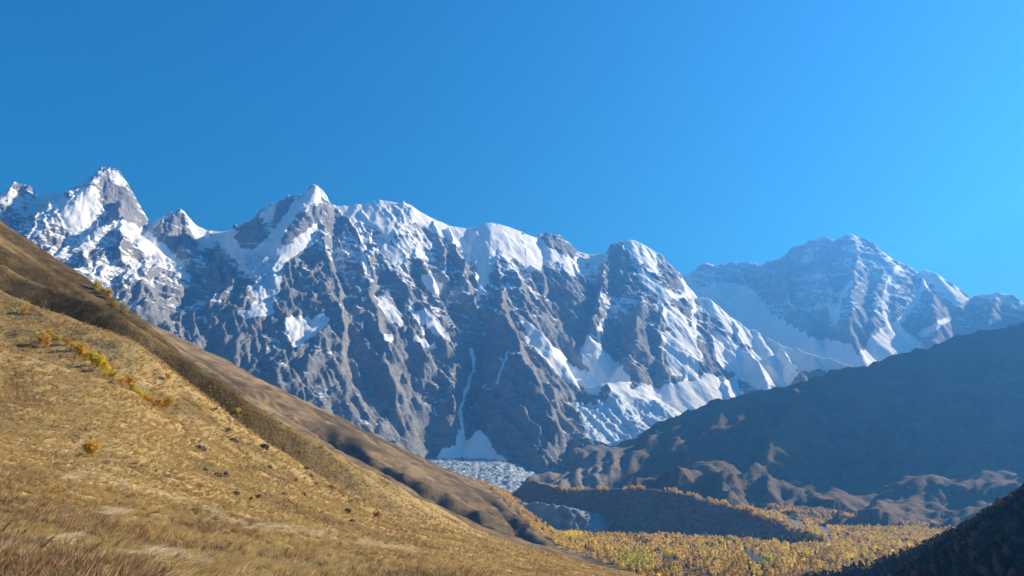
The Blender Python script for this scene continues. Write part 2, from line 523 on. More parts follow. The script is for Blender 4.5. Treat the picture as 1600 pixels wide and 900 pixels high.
SPURS = [
 ([(38, 283, 0), (44, 320, 60), (58, 350, 120), (85, 388, 200), (112, 425, 260), (150, 470, 320)], 1.5, 1.0),
 ([(0, 300, 0), (10, 340, 80), (25, 370, 150)], 1.5, 1.1),
 ([(72, 300, 0), (84, 325, 60), (98, 350, 120), (125, 392, 220), (150, 445, 320), (190, 490, 380)], 1.6, 0.8),
 ([(165, 262, 0), (160, 300, 40), (150, 330, 60), (150, 370, 100)], 1.7, 1.2),
 ([(172, 261, 0), (190, 300, 60), (188, 338, 120), (225, 372, 180), (262, 400, 220), (292, 425, 280), (318, 460, 340), (345, 500, 400)], 1.9, 0.6),
 ([(188, 338, 120), (195, 400, 220), (220, 450, 280), (250, 480, 340), (285, 525, 420)], 1.4, 1.1),
 ([(282, 327, 0), (286, 350, 60), (296, 378, 110), (318, 402, 160), (330, 420, 200), (318, 440, 260), (345, 470, 330), (372, 515, 420)], 1.6, 0.9),
 ([(318, 402, 160), (350, 420, 200), (380, 455, 240)], 1.5, 1.0),
 ([(425, 320, 0), (405, 350, 60), (390, 375, 60)], 1.3, 1.3),
 ([(445, 310, 0), (435, 345, 60), (415, 378, 90)], 1.3, 1.3),
 ([(495, 290, 0), (488, 330, 60), (455, 362, 110), (430, 395, 110)], 1.5, 1.4),
 ([(495, 290, 0), (503, 330, 110), (514, 375, 190), (524, 420, 280), (530, 455, 330), (535, 500, 380), (530, 540, 420), (546, 590, 460), (575, 640, 450), (610, 690, 350), (655, 728, 220)], 2.3, .5),
 ([(524, 420, 280), (495, 450, 340), (480, 490, 360)], 1.8, .7),
 ([(530, 540, 420), (500, 560, 480), (470, 600, 520), (480, 640, 540)], 2.0, .6),
 ([(412, 488, 260), (430, 515, 360), (445, 550, 420), (470, 590, 500), (520, 640, 520)], 2.0, .6),
 ([(305, 470, 330), (345, 492, 450), (368, 522, 540), (400, 560, 600), (440, 595, 640)], 1.6, 0.9),
 ([(345, 492, 450), (340, 540, 560)], 1.4, 1.1),
 ([(560, 317, 0), (588, 360, 90), (602, 400, 140), (630, 440, 190), (655, 480, 240), (690, 520, 280), (712, 560, 320), (716, 600, 360), (704, 650, 360), (690, 705, 250)], 2.2, .6),
 ([(588, 360, 90), (578, 410, 190), (585, 460, 250), (598, 520, 320), (620, 590, 400), (645, 655, 390)], 2.2, .5),
 ([(640, 320, 0), (648, 360, 70), (652, 400, 130), (676, 440, 170), (702, 485, 220), (718, 530, 270)], 2.0, .6),
 ([(680, 343, 0), (688, 375, 60), (695, 410, 110)], 1.5, 1.0),
 ([(705, 352, 0), (712, 385, 70), (728, 410, 130), (732, 445, 150), (745, 490, 160)], 1.6, 1.0),
 ([(768, 347, 0), (774, 390, 120), (785, 425, 190), (790, 470, 380), (803, 520, 560), (825, 575, 700), (858, 625, 780), (868, 668, 780), (852, 702, 700), (838, 740, 480)], 2.2, 1.0),
 ([(774, 390, 120), (805, 425, 170), (820, 465, 260), (832, 500, 340), (858, 540, 400), (885, 575, 440), (908, 605, 430), (915, 645, 420), (925, 690, 370)], 1.6, 0.7),
 ([(810, 359, 0), (825, 400, 60), (845, 425, 110), (860, 470, 140)], 1.5, 1.0),
 ([(745, 352, 0), (748, 400, 50), (742, 430, 80)], 1.3, 1.3),
 ([(857, 359, 0), (885, 395, 60), (908, 430, 70)], 1.5, 1.1),
 ([(955, 385, 0), (945, 430, 110), (935, 480, 200), (925, 520, 240)], 1.3, 1.4),
 ([(985, 373, 0), (990, 405, 100), (1008, 440, 180), (1035, 468, 230), (1030, 510, 280), (1040, 560, 290), (1062, 590, 260)], 1.9, 1.0),
 ([(1008, 440, 180), (995, 500, 280), (985, 550, 300)], 1.5, 1.2),
 ([(1095, 463, 0), (1105, 500, 120), (1115, 550, 230), (1135, 600, 300), (1155, 650, 320)], 1.7, .7),
 ([(1140, 490, 0), (1160, 530, 110), (1185, 575, 200), (1210, 620, 250)], 1.6, 1.0),
 ([(1220, 540, 0), (1245, 575, 100), (1265, 610, 150)], 1.5, 1.0),
 ([(908, 605, 430), (950, 598, 430), (985, 594, 400)], 0.8, 0.7),
 ([(920, 640, 470), (960, 632, 480), (1000, 638, 470), (1035, 655, 420)], 0.55, 0.5),
]

SNOW = [   # (weight, polygon) in the photograph's pixels
 (1, [(68, 300), (90, 298), (108, 315), (126, 345), (127, 364), (110, 352), (95, 335), (82, 318)]),
 (.8, [(-40, 290), (18, 300), (22, 314), (-40, 318)]),
 (.7, [(120, 293), (140, 280), (155, 270), (162, 282), (150, 300), (160, 330), (135, 348), (140, 420), (128, 400), (118, 330)]),
 (.8, [(165, 262), (185, 268), (196, 285), (194, 300), (178, 285)]),
 (1, [(180, 338), (205, 350), (235, 365), (272, 395), (278, 410), (250, 402), (215, 385), (190, 365)]),
 (.7, [(262, 400), (290, 415), (300, 440), (275, 430)]),
 (1, [(282, 328), (300, 340), (325, 362), (336, 388), (322, 386), (300, 362)]),
 (.7, [(236, 352), (262, 332), (262, 340), (243, 362)]),
 (1, [(328, 362), (370, 358), (395, 368), (415, 380), (440, 365), (470, 352), (497, 350), (486, 392), (446, 412), (452, 432), (432, 475), (415, 478), (398, 440), (370, 410), (345, 385)]),
 (.75, [(390, 440), (415, 470), (430, 480), (425, 495), (372, 498), (370, 488), (392, 484)]),
 (1, [(418, 372), (432, 345), (456, 318), (480, 298), (500, 294), (512, 312), (486, 320), (462, 340), (440, 368)]),
 (1, [(405, 335), (425, 322), (440, 316), (425, 340), (412, 352)]),
 (.8, [(445, 500), (478, 490), (518, 494), (504, 520), (480, 530), (464, 550), (448, 530)]),
 (1, [(520, 318), (560, 315), (595, 310), (640, 317), (680, 341), (730, 355), (745, 378), (735, 402), (722, 388), (700, 372), (675, 362), (655, 350), (642, 346), (632, 352), (618, 352), (612, 380), (596, 364), (580, 346), (556, 350), (535, 338)]),
 (1, [(595, 375), (612, 378), (634, 400), (630, 414), (610, 408), (598, 392)]),
 (1, [(655, 425), (675, 430), (693, 442), (690, 456), (668, 447)]),
 (.9, [(580, 458), (600, 462), (622, 482), (632, 512), (618, 505), (600, 487)]),
 (.9, [(636, 478), (660, 483), (692, 508), (708, 535), (680, 522), (650, 500)]),
 (.8, [(598, 522), (620, 526), (614, 538), (600, 536)]),
 (.9, [(640, 526), (675, 534), (682, 545), (655, 541)]),
 (1, [(728, 356), (768, 346), (805, 356), (838, 372), (870, 392), (895, 403), (885, 417), (850, 410), (838, 424), (815, 410), (802, 397), (792, 412), (775, 385), (770, 420), (752, 460), (745, 440), (748, 400), (735, 380)]),
 (.75, [(880, 400), (915, 408), (918, 432), (898, 438), (885, 418)]),
 (1, [(905, 392), (950, 395), (946, 410), (918, 412)]),
 (.8, [(868, 372), (905, 395), (890, 396)]),
 (1, [(968, 377), (988, 371), (1005, 382), (1022, 396), (1028, 428), (1012, 422), (995, 408), (985, 396)]),
 (.85, [(990, 415), (1010, 425), (1040, 452), (1078, 464), (1045, 472), (1020, 458), (1000, 438)]),
 (1, [(812, 500), (835, 508), (862, 538), (892, 563), (918, 580), (988, 591), (982, 604), (938, 606), (930, 620), (905, 602), (885, 592), (850, 560), (825, 530)]),
 (1, [(918, 515), (938, 545), (965, 562), (988, 592), (930, 583), (906, 562)]),
 (1, [(955, 592), (1000, 603), (1060, 598), (1110, 585), (1150, 590), (1160, 620), (1120, 650), (1050, 660), (1020, 650), (985, 630), (950, 622)]),
 (1, [(898, 630), (930, 628), (960, 622), (1005, 632), (1060, 645), (1040, 670), (960, 692), (918, 695), (910, 665)]),
 (1, [(1088, 462), (1110, 465), (1137, 486), (1155, 503), (1182, 517), (1212, 538), (1262, 549), (1345, 564), (1345, 582), (1300, 584), (1240, 574), (1200, 562), (1176, 542), (1150, 524), (1130, 509), (1118, 494), (1100, 480)]),
 (.62, [(1150, 530), (1200, 560), (1250, 580), (1230, 610), (1190, 610), (1150, 590), (1120, 560), (1110, 520)]), (.6, [(1030, 520), (1070, 500), (1100, 560), (1090, 590), (1050, 585)]),
 (.8, [(1060, 428), (1076, 440), (1084, 464), (1070, 466), (1062, 445)]),
 (1, [(718, 670), (729, 690), (752, 670), (765, 690), (776, 712), (800, 726), (770, 730), (730, 726), (690, 718), (683, 700), (708, 700)]),
 (.7, [(1020, 470), (1060, 480), (1085, 520), (1100, 560), (1070, 540), (1040, 500)]),
]
COULOIR = [([(735, 548), (741, 575), (727, 612), (719, 645), (722, 678)], 2.5), ([(795, 545), (784, 580), (776, 600)], 1.2), ([(745, 400), (750, 440), (747, 470)], 3.0), ([(560, 350), (568, 400), (575, 430)], 2.0),
           ([(940, 500), (935, 530), (945, 560)], 3.0), ([(1085, 470), (1085, 520), (1075, 560), (1068, 600)], 3.5), ([(640, 470), (662, 520)], 2)]
ICE = [[(370, 395), (440, 400), (450, 440), (430, 478), (400, 450)], [(600, 320), (650, 330), (640, 350), (610, 350)], [(895, 622), (960, 615), (1060, 640), (1060, 700), (905, 700)]]

BARE = [[(115, 292), (153, 293), (157, 313), (167, 333), (180, 337), (213, 347), (231, 358), (227, 342), (200, 300), (193, 290), (180, 293), (160, 273), (153, 288)],
 [(240, 362), (280, 332), (300, 365), (312, 398), (290, 402), (258, 386)], [(330, 388), (345, 400), (370, 430), (398, 468), (390, 485), (350, 470), (325, 430)],
 [(362, 368), (390, 343), (410, 340), (421, 367), (393, 393), (377, 387)], [(437, 375), (460, 343), (499, 318), (503, 338), (483, 357), (450, 385)], [(430, 322), (462, 304), (450, 330), (427, 360)],
 [(443, 412), (480, 385), (515, 398), (530, 440), (520, 480), (480, 488), (440, 498), (432, 480)], [(948, 400), (969, 379), (988, 407), (993, 427), (967, 467), (945, 450)],
 [(842, 368), (856, 357), (885, 378), (906, 395), (893, 403), (865, 392)], [(500, 300), (512, 315), (540, 345), (525, 380), (508, 360), (500, 330)], [(830, 425), (863, 420), (910, 433), (935, 453), (913, 530), (887, 520), (853, 480), (833, 453)],
 [(1034, 402), (1060, 426), (1070, 455), (1050, 450), (1032, 420)], [(20, 292), (36, 282), (50, 288), (50, 304), (30, 304)]]
def mountain(name, X0, X1, Y0, Y1, step, lines, snow_polys, couloirs, ice_polys, mat, zlow, bias, amp=1.0, seed=0, noisy=1.0):
    x = np.arange(X0, X1, step); y = np.arange(Y0, Y1, step)
    X, Y = np.meshgrid(x, y); X = X.astype(np.float32); Y = Y.astype(np.float32)
    wx = 40 * fbm(X / 300, Y / 300, 4, 51 + seed) + 7 * fbm(X / 60, Y / 60, 2, 53 + seed)
    wy = 40 * fbm(X / 260, Y / 260, 3, 57 + seed)
    Hc = seg_field(X, Y, lines[:1], wx * .25, wy * .3, 1.9)
    H = np.maximum(Hc, seg_field(X, Y, lines[1:], wx, wy))
    soft = blur(H, 2, 1); H = 0.5 * H + 0.5 * soft
    px, py = proj(X, Y, H)
    # distance below the crest of the same column keeps the traced skyline
    smooth_snow = np.zeros_like(H); ice = np.zeros_like(H)
    jx = 5 * fbm(X / 90, Y / 90, 3, 61 + seed); jy = 5 * fbm(X / 90, Y / 90, 3, 67 + seed)
    snow_in = np.zeros_like(H)
    for w, poly in snow_polys:
        snow_in = np.maximum(snow_in, w * in_poly(px + jx, py + jy, poly))
    for poly in ice_polys:
        ice = np.maximum(ice, in_poly(px + jx, py + jy, poly).astype(np.float32))
    ss = blur(snow_in.astype(np.float32), 1.6, 2)
    for pts, wd in couloirs:
        ss = np.maximum(ss, 0.9 * sstep(wd * 1.5, wd * .6, line_dist(px + jx * .5, py, pts)).astype(np.float32))
    ice = blur(ice, 2, 2)
    rock = 1 - 0.8 * np.clip(ss * (1 - ice * .5), 0, 1)
    # big ribs, then finer and finer ones
    # ribs that run down to the right across the whole wall
    P_ = (1.45 * X + H) / 1.76 + 30 * fbm(X / 380, H / 380, 3, 87 + seed); Q_ = (X - 1.45 * H) / 1.76
    rib_ = 36 * ridged(P_ / 270, Q_ / 1200, 1, 91 + seed) + 26 * ridged(P_ / 120, Q_ / 620, 1, 92 + seed) + 17 * ridged(P_ / 58, Q_ / 330, 1, 93 + seed) + 9 * ridged(P_ / 30, Q_ / 190, 1, 94 + seed)
    rib_ = rib_ - rib_.mean()
    H = H + amp * rock * rib_
    for cell, a in ((360, 14), (170, 8), (90, 7), (46, 4), (25, 3)):
        if cell < step * 2.4: break
        g, m = gullies(X, Y, H, cell, step, int(cell) + seed)
        msk = np.clip(m * 1.2, 0, 1) * np.where(cell > 150, 0.35 + 0.65 * rock, rock)
        H = H + amp * a * (g - 0.35) * msk * noisy_mask(X, Y, cell, seed)
    H = H + amp * (4 * ridged(X / 95, H / 80, 4, 71 + seed, .62)) * rock + amp * (3 * fbm(X / 24, Y / 24, 2, 75 + seed) + 3 * ridged((X + .4 * H) / 42, (H - .3 * X) / 60, 3, 79 + seed)) * rock
    tw = 60 * fbm(X / 500, Y / 500, 3, 95 + seed) + 0.38 * X + 14 * fbm(X / 70, Y / 70, 2, 96 + seed)
    for lam, k in ((115, .38), (43, .3)):
        am = np.clip(.5 + 1.2 * pnoise(X / 330, Y / 330, int(lam) + seed), 0, 1) * rock
        H = H + am * k * lam / 6.283 * np.sin(6.283 * (H + tw) / lam)
    H = H + ice * 7 * ridged(X / 45, Y / 60, 3, 77 + seed)
    gy, gx = np.gradient(H, step)
    nz = 1 / np.sqrt(1 + gx * gx + gy * gy)
    px, py = proj(X, Y, H)
    hrel = sstep(zlow, zlow + 1400, H)
    strata = fbm((X * .8 + Y * .3) / 190, (H + 0.35 * X) / 26, 3, 81 + seed)
    s = -0.12 + bias + 0.70 * hrel + 1.5 * (nz - 0.60) + 0.36 * strata + 0.35 * fbm(X / 420, Y / 420, 3, 85 + seed)
    s = s - 0.004 * np.clip(rib_, -60, 60) * hrel + .02 * hrel + .13 * sstep(-900, 1300, X)
    s = np.minimum(s, 0.60)
    bare = np.zeros_like(H)
    for poly in BARE: bare = np.maximum(bare, in_poly(px + jx, py + jy, poly).astype(np.float32))
    bare = blur(bare, 1.5, 2)
    s = s - bare * np.maximum(s - (0.22 + 0.4 * strata), 0)
    ss = ss * (1 - bare)
    s = np.maximum(s, ss * 1.25 - 0.12 + 0.4 * (nz - 0.45) * (ss > .1))
    return X, Y, H, s, ice

def noisy_mask(X, Y, cell, seed):
    return np.clip(0.75 + 0.8 * pnoise(X / (cell * 4.5), Y / (cell * 4.5), seed + 5), 0.25, 1.3)

def build_main():
    crest = np.array([at(*c) for c in CREST])
    lines = [(crest, SF, SF)]
    # densify the spurs so they follow the wall's plane
    for pts, sl, sr in SPURS:
        if 480 < np.mean([p[0] for p in pts]) < 735: pts = [(a, b, c * .8) for a, b, c in pts]
        P = []
        for a, b in zip(pts[:-1], pts[1:]):
            for t in (0, 0.5): P.append([a[k] + t * (b[k] - a[k]) for k in range(3)])
        P.append(pts[-1])
        W = np.array([wall_pt(*p) for p in P])
        for q in range(len(P) - 1):
            f = max(0.0, 1 - (P[q][2] + P[q + 1][2]) / 2 / 150)
            lines.append((W[q:q + 2], sl + f * .9, sr + f * 1.5))
    X, Y, H, s, ice = mountain('mountain_wall', -5600, 3500, 4200, 8000, 7.5, lines, SNOW, COULOIR, ICE, M_ROCK, 700, 0.0)
    keep = H > -180
    grid_obj('mountain_wall', X, Y, H, M_ROCK, {'snow': s, 'ice': ice}, keep)
build_main()

# ------------------------------------------------------------------ the high massif behind it on the right
FCREST = [(940, 470, 12100), (1000, 440, 11900), (1072, 428, 11600), (1085, 418, 11550), (1100, 410, 11500), (1120, 412, 11450), (1150, 410, 11350), (1180, 409, 11250), (1200, 408, 11200), (1220, 402, 11100), (1235, 388, 11050),
 (1255, 380, 10950), (1275, 372, 10850), (1292, 369, 10800), (1303, 377, 10750), (1315, 369, 10700), (1330, 364, 10650), (1345, 372, 10600), (1362, 378, 10550), (1380, 392, 10500), (1400, 407, 10450), (1420, 413, 10400),
 (1432, 424, 10350), (1445, 419, 10300), (1460, 424, 10250), (1480, 437, 10200), (1500, 452, 10150), (1515, 468, 10100), (1525, 462, 10050), (1540, 457, 10000), (1560, 455, 9950), (1580, 460, 9900), (1592, 472, 9850), (1605, 474, 9800), (1640, 450, 9700), (1700, 440, 9500), (1800, 470, 9300), (1900, 450, 9100)]
SFF = 1.05
FCREST = [(a, b, min(12300, 10650 + (c - 10650) * 1.7)) for a, b, c in FCREST]
_fp = np.array([c[0] for c in FCREST], float); _fY = np.array([c[2] for c in FCREST], float); _fE = ue(_fp, np.array([c[1] for c in FCREST], float))[1]
def far_pt(px, py, off):
    e = float(ue(px, py)[1]); Yc = np.interp(px, _fp, _fY); ec = np.interp(px, _fp, _fE)
    return at(px, py, min((SFF * Yc - ec * Yc) / (SFF - e), Yc + 50) - off)
FSPURS = [
 ([(1100, 410, 0), (1105, 425, 90), (1120, 445, 150)], 1.5, 1.3), ([(1150, 410, 0), (1160, 432, 120), (1175, 452, 180)], 1.5, 1.3),
 ([(1235, 388, 0), (1225, 425, 160), (1235, 465, 280), (1262, 505, 360), (1275, 530, 380)], 1.5, 1.2),
 ([(1275, 372, 0), (1290, 420, 160), (1300, 470, 260), (1300, 530, 320)], 1.5, 1.3),
 ([(1330, 364, 0), (1338, 400, 120), (1332, 450, 260), (1328, 500, 360), (1340, 545, 420)], 1.5, 1.2),
 ([(1380, 392, 0), (1375, 430, 130), (1365, 480, 240), (1362, 520, 260)], 1.4, 1.3),
 ([(1420, 413, 0), (1400, 460, 180), (1402, 500, 240)], 1.4, 1.4),
 ([(1432, 424, 0), (1455, 455, 150), (1462, 500, 260), (1460, 540, 320)], 1.6, 1.1),
 ([(1480, 437, 0), (1500, 470, 120), (1515, 510, 200)], 1.5, 1.1),
 ([(1560, 455, 0), (1545, 490, 150), (1550, 530, 200)], 1.5, 1.3)]
FSNOW = [
 (1, [(1085, 452), (1130, 440), (1180, 452), (1200, 482), (1225, 503), (1262, 522), (1330, 538), (1345, 560), (1340, 600), (1280, 580), (1220, 560), (1170, 530), (1090, 480)]),
 (1, [(1365, 522), (1395, 500), (1422, 520), (1445, 542), (1440, 590), (1340, 590), (1345, 550)]),
 (.8, [(1295, 480), (1315, 465), (1312, 500), (1298, 510)]),
 (1, [(1322, 368), (1330, 362), (1348, 374), (1340, 378)]), (1, [(1372, 388), (1400, 404), (1395, 408)]),
 (.9, [(1428, 424), (1448, 418), (1482, 438), (1518, 470), (1500, 482), (1475, 465), (1455, 445)]),
 (1, [(1530, 458), (1560, 453), (1585, 459), (1575, 466), (1548, 466)]), (.9, [(1588, 470), (1620, 478), (1620, 490), (1596, 480)])]
FCOUL = [([(1408, 412), (1392, 440), (1382, 470), (1388, 505)], 5), ([(1450, 440), (1428, 470), (1405, 505)], 4.5), ([(1330, 440), (1312, 470)], 3), ([(1480, 500), (1440, 520)], 4), ([(1075, 430), (1085, 460)], 5)]
def build_far():
    lines = [(np.array([at(*c) for c in FCREST]), SFF, SFF)]
    for pts, sl, sr in FSPURS:
        P = []
        for a, b in zip(pts[:-1], pts[1:]):
            for t in (0, 0.5): P.append([a[k] + t * (b[k] - a[k]) for k in range(3)])
        P.append(pts[-1]); lines.append((np.array([far_pt(*p) for p in P]), sl, sr))
    X, Y, H, s, ice = mountain('far', 1200, 8400, 7600, 12600, 13.0, lines, FSNOW, FCOUL, [], M_ROCK_FAR, 900, -0.30, 0.8, 200)
    grid_obj('high_massif', X, Y, H, M_ROCK_FAR, {'snow': s, 'ice': ice}, H > 150)
build_far()

# ------------------------------------------------------------------ right-hand mountain slope
DCREST = [(770, 790, 3650), (800, 770, 3750), (835, 743, 3850), (860, 721, 3950), (900, 704, 4050), (950, 691, 4150), (985, 681, 4200), (1020, 663, 4250), (1060, 646, 4300), (1100, 631, 4350), (1130, 619, 4380), (1165, 611, 4400), (1205, 604, 4430), (1240, 598, 4450),
 (1260, 591, 4470), (1300, 579, 4500), (1340, 571, 4550), (1380, 563, 4600), (1420, 553, 4650), (1455, 541, 4700), (1490, 526, 4750), (1530, 513, 4800), (1560, 509, 4820), (1600, 499, 4850), (1680, 480, 4900), (1760, 470, 5000)]
_dp2 = np.array([c[0] for c in DCREST], float)
def d_pt(px, py, Y): return at(px, py, Y)
DSP = [  # spurs running down towards the valley
 ([(1262, 590, 4470), (1245, 612, 4180), (1225, 645, 3850), (1200, 690, 3560), (1165, 735, 3350)], .62, .95),
 ([(1130, 619, 4380), (1100, 670, 4000), (1090, 700, 3750)], .5, .5),
 ([(1420, 553, 4650), (1400, 620, 4150), (1380, 680, 3750), (1400, 740, 3300)], .55, .5),
 ([(1560, 509, 4820), (1600, 560, 4300), (1560, 640, 3700), (1540, 700, 3200)], .55, .5),
 ([(985, 681, 4200), (960, 705, 4050), (930, 730, 3900)], .6, .6),
 ([(1680, 450, 4950), (1720, 560, 4000), (1700, 680, 3000), (1660, 760, 2400)], .6, .6),
]
KNOLL = [  # rounded moraine knolls at its foot: centre px, py, distance, radii, height
 (1205, 745, 3300, 330, 150, 62), (1120, 765, 3250, 150, 110, 26), (1290, 765, 3150, 230, 120, 40), (1110, 722, 3500, 130, 120, 45),
 (1440, 748, 3050, 230, 150, 62), (1500, 762, 2950, 160, 120, 44), (1545, 735, 3050, 120, 110, 44), (1410, 790, 2700, 200, 60, 18)]
def dslope(x, y):
    X = np.asarray(x, np.float32); Y = np.asarray(y, np.float32)
    wx = 45 * fbm(X / 420, Y / 420, 3, 151); wy = 45 * fbm(X / 420, Y / 420, 3, 153)
    crest = np.array([at(*c) for c in DCREST])
    # gentler on the valley side, steep behind
    H = seg_field(X, Y, [(crest, .95, .44)], wx * .25, wy * .25)
    H = np.maximum(H, seg_field(X, Y, [(np.array([at(*p) for p in pts]), a, b) for pts, a, b in DSP], wx, wy))
    H = 0.5 * H + 0.5 * H
    k = 0.0
    for px, py, D, rx, ry, h in KNOLL:
        c = at(px, py, D)
        q = ((X - c[0] + wx * .5) / rx) ** 2 + ((Y - c[1] + wy * .5) / ry) ** 2
        kk = (c[2] - 0.35 * h) + h * 1.35 * np.exp(-q * 0.9) - h * .9
        H = np.where(q < 6, np.maximum(H, kk), H)
    H = H + 22 * fbm(X / 330, Y / 330, 4, 161) + 9.0 * ridged(X / 110, Y / 110, 4, 163) - 10
    return H
def build_shade_ridge():
    # unseen ridge added right of the view, its crest shaped to shade the slope
    x = np.arange(2700, 6200, 24.0); y = np.arange(2300, 7600, 24.0)
    X, Y = np.meshgrid(x, y)
    X = X.astype(np.float32); Y = Y.astype(np.float32)
    P = np.array([(3760, 3685, 1150), (4010, 4285, 1600), (4210, 4785, 2000), (4300, 5050, 2060), (4330, 5130, 1780), (4350, 5190, 1780), (4370, 5250, 2180), (4420, 5340, 2240), (4480, 5440, 2300), (4600, 5640, 2420), (4960, 6185, 2600)], float)
    H = seg_field(X, Y, [(P, 1.9, 1.9)], 60 * fbm(X / 500, Y / 500, 3, 5), 60 * fbm(X / 500, Y / 500, 3, 6)) + 40 * ridged(X / 300, Y / 300, 4, 8) - 30
    grid_obj('shade_ridge', X, Y, H, M_SLOPE, {'scree': 0 * H + .5}, H > ZV - 60)
build_shade_ridge()
def build_dslope():
    # fan grid so that near parts are finer
    step = 11.0
    x = np.arange(-250, 5600, step); y = np.arange(2100, 5900, step)
    X, Y = np.meshgrid(x, y)
    H = dslope(X, Y)
    for cell, a in ((300, 22), (150, 15), (75, 8), (38, 4)):
        g, m = gullies(X.astype(np.float32), Y.astype(np.float32), H.astype(np.float32), cell, step, 300 + cell)
        H = H + a * (g - .3) * np.clip(m * 2, 0, 1) * noisy_mask(X, Y, cell, 9)
    px, py = proj(X, Y, H)
    scree = sstep(1010, 930, px + 20 * pnoise(X / 100, Y / 100, 3)) * sstep(3600, 3700, Y)
    grid_obj('mountain_slope', X, Y, H, M_SLOPE, {'scree': scree}, H > ZV - 25)
    return X, Y, H
DX, DYg, DH = build_dslope()

# ------------------------------------------------------------------ moraine wall
MOR = [(805, 768, 3600), (828, 751, 3400), (850, 757, 3120), (880, 765, 2900), (920, 766, 2760), (960, 764, 2640), (1010, 764, 2520), (1050, 768, 2440), (1100, 780, 2340), (1160, 797, 2220), (1190, 809, 2150), (1235, 824, 2060), (1270, 838, 2000)]
def moraine(x, y):
    X = np.asarray(x, np.float32); Y = np.asarray(y, np.float32)
    P = np.array([at(*c) for c in MOR])
    w = 14 * fbm(X / 120, Y / 120, 3, 171)
    H = seg_field(X, Y, [(P, .2, .85)], w, w)
    return H + 2.5 * ridged(X / 40, Y / 40, 3, 173)
def build_moraine():
    x = np.arange(-150, 1300, 7.0); y = np.arange(1900, 3900, 7.0)
    X, Y = np.meshgrid(x, y); H = moraine(X, Y)
    grid_obj('moraine', X, Y, H, M_SLOPE, {'scree': 0 * H + .6}, H > ZV - 15)
build_moraine()

# ------------------------------------------------------------------ dark wooded hill, bottom right
CH = [(1180, 905, 1500), (1240, 899, 1300), (1320, 884, 1130), (1390, 866, 1000), (1440, 848, 930), (1480, 826, 850), (1540, 795, 740), (1600, 752, 640), (1700, 690, 560), (1900, 600, 460), (2400, 420, 330)]
def chill(x, y):
    X = np.asarray(x, np.float32); Y = np.asarray(y, np.float32)
    P = np.array([at(*c) for c in CH])
    return seg_field(X, Y, [(P, .75, .75)]) + 5 * fbm(X / 60, Y / 60, 3, 181) - 7
def build_chill():
    x = np.arange(100, 900, 6.0); y = np.arange(60, 1800, 6.0)
    X, Y = np.meshgrid(x, y); H = chill(X, Y)
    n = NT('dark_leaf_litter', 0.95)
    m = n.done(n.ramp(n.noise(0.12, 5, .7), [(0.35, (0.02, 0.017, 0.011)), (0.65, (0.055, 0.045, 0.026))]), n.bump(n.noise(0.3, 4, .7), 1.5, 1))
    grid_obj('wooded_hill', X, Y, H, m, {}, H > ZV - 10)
build_chill()

# ------------------------------------------------------------------ valley floor
def floor_z(x, y):
    return ZV + 5 * fbm(x / 300, y / 300, 3, 191) * sstep(300, 800, y) + 26 * sstep(450, 900, x) * sstep(2300, 3000, y)
def build_floor():
    n = NT('valley_ground', 0.95)
    g = n.ramp(n.noise(0.01, 6, 0.65), [(0.35, (0.07, 0.06, 0.03)), (0.55, (0.16, 0.12, 0.06)), (0.7, (0.24, 0.20, 0.13))])
    m = n.done(g, n.bump(n.noise(0.05, 5, 0.7), 4.0, .8))
    x = np.concatenate([np.linspace(-9000, -1000, 24), np.linspace(-900, 3900, 200), np.linspace(4200, 9000, 20)])
    y = np.concatenate([np.linspace(-3000, 300, 24), np.linspace(400, 5200, 200), np.linspace(5500, 12700, 20)])
    X, Y = np.meshgrid(x, y)
    Z = floor_z(X, Y)
    grid_obj('valley_floor', X, Y, Z, m)
build_floor()

# ------------------------------------------------------------------ glacier tongue and its debris-covered snout
def mat_ice(name, a, b, c):
    n = NT(name, 0.7)
    g = n.ramp(n.noise(0.03, 7, 0.72, stretch=(1, 0.5, 1)), [(0.32, a), (0.5, b), (0.66, c)])
    return n.done(g, n.bump(n.noise(0.05, 7, 0.7), 10.0, 1.0))
def build_glacier():
    x = np.arange(-620, 160, 6.0); y = np.arange(3450, 4700, 6.0)
    X, Y = np.meshgrid(x, y)
    row = np.interp(Y, [3450, 3600, 3750, 4100, 4700], [800, 772, 762, 744, 718])
    e = ue(0 * Y + 780, row)[1]
    Z = e * Y + 9 * ridged(X / 60, Y / 45, 3, 201) + 4 * ridged(X / 22, Y / 20, 2, 203) - 8
    edge = np.maximum(np.abs(X + 200 + 0.05 * (Y - 3600)) - 230, 0)
    Z = Z - 0.35 * edge - 60 * sstep(3620, 3500, Y + 30 * pnoise(X / 80, X / 200, 3))
    grid_obj('glacier', X, Y, Z, mat_ice('crevassed_ice', (0.16, 0.20, 0.23), (0.36, 0.43, 0.48), (0.62, 0.68, 0.72)), keep=Z > -170)
    # snout: fluted cliff of grey debris over ice
    x = np.arange(-260, 420, 4.0); y = np.arange(2250, 2950, 4.0)
    X, Y = np.meshgrid(x, y)
    P = np.array([at(*p) for p in [(740, 782, 2780), (780, 787, 2700), (835, 785, 2620), (870, 789, 2560), (897, 796, 2520), (906, 806, 2490)]])
    w = 8 * pnoise(X / 30, Y / 30, 4)
    H = seg_field(X, Y, [(P, 0.2, 0.95)], w, w)
    H = H + 5 * ridged(X / 26, Y / 90, 3, 207) - 3
    grid_obj('debris_snout', X, Y, H, mat_ice('grey_debris_ice', (0.16, 0.17, 0.17), (0.29, 0.30, 0.30), (0.42, 0.43, 0.42)), keep=H > -165)
    global SNOUT
    SNOUT = P
build_glacier()

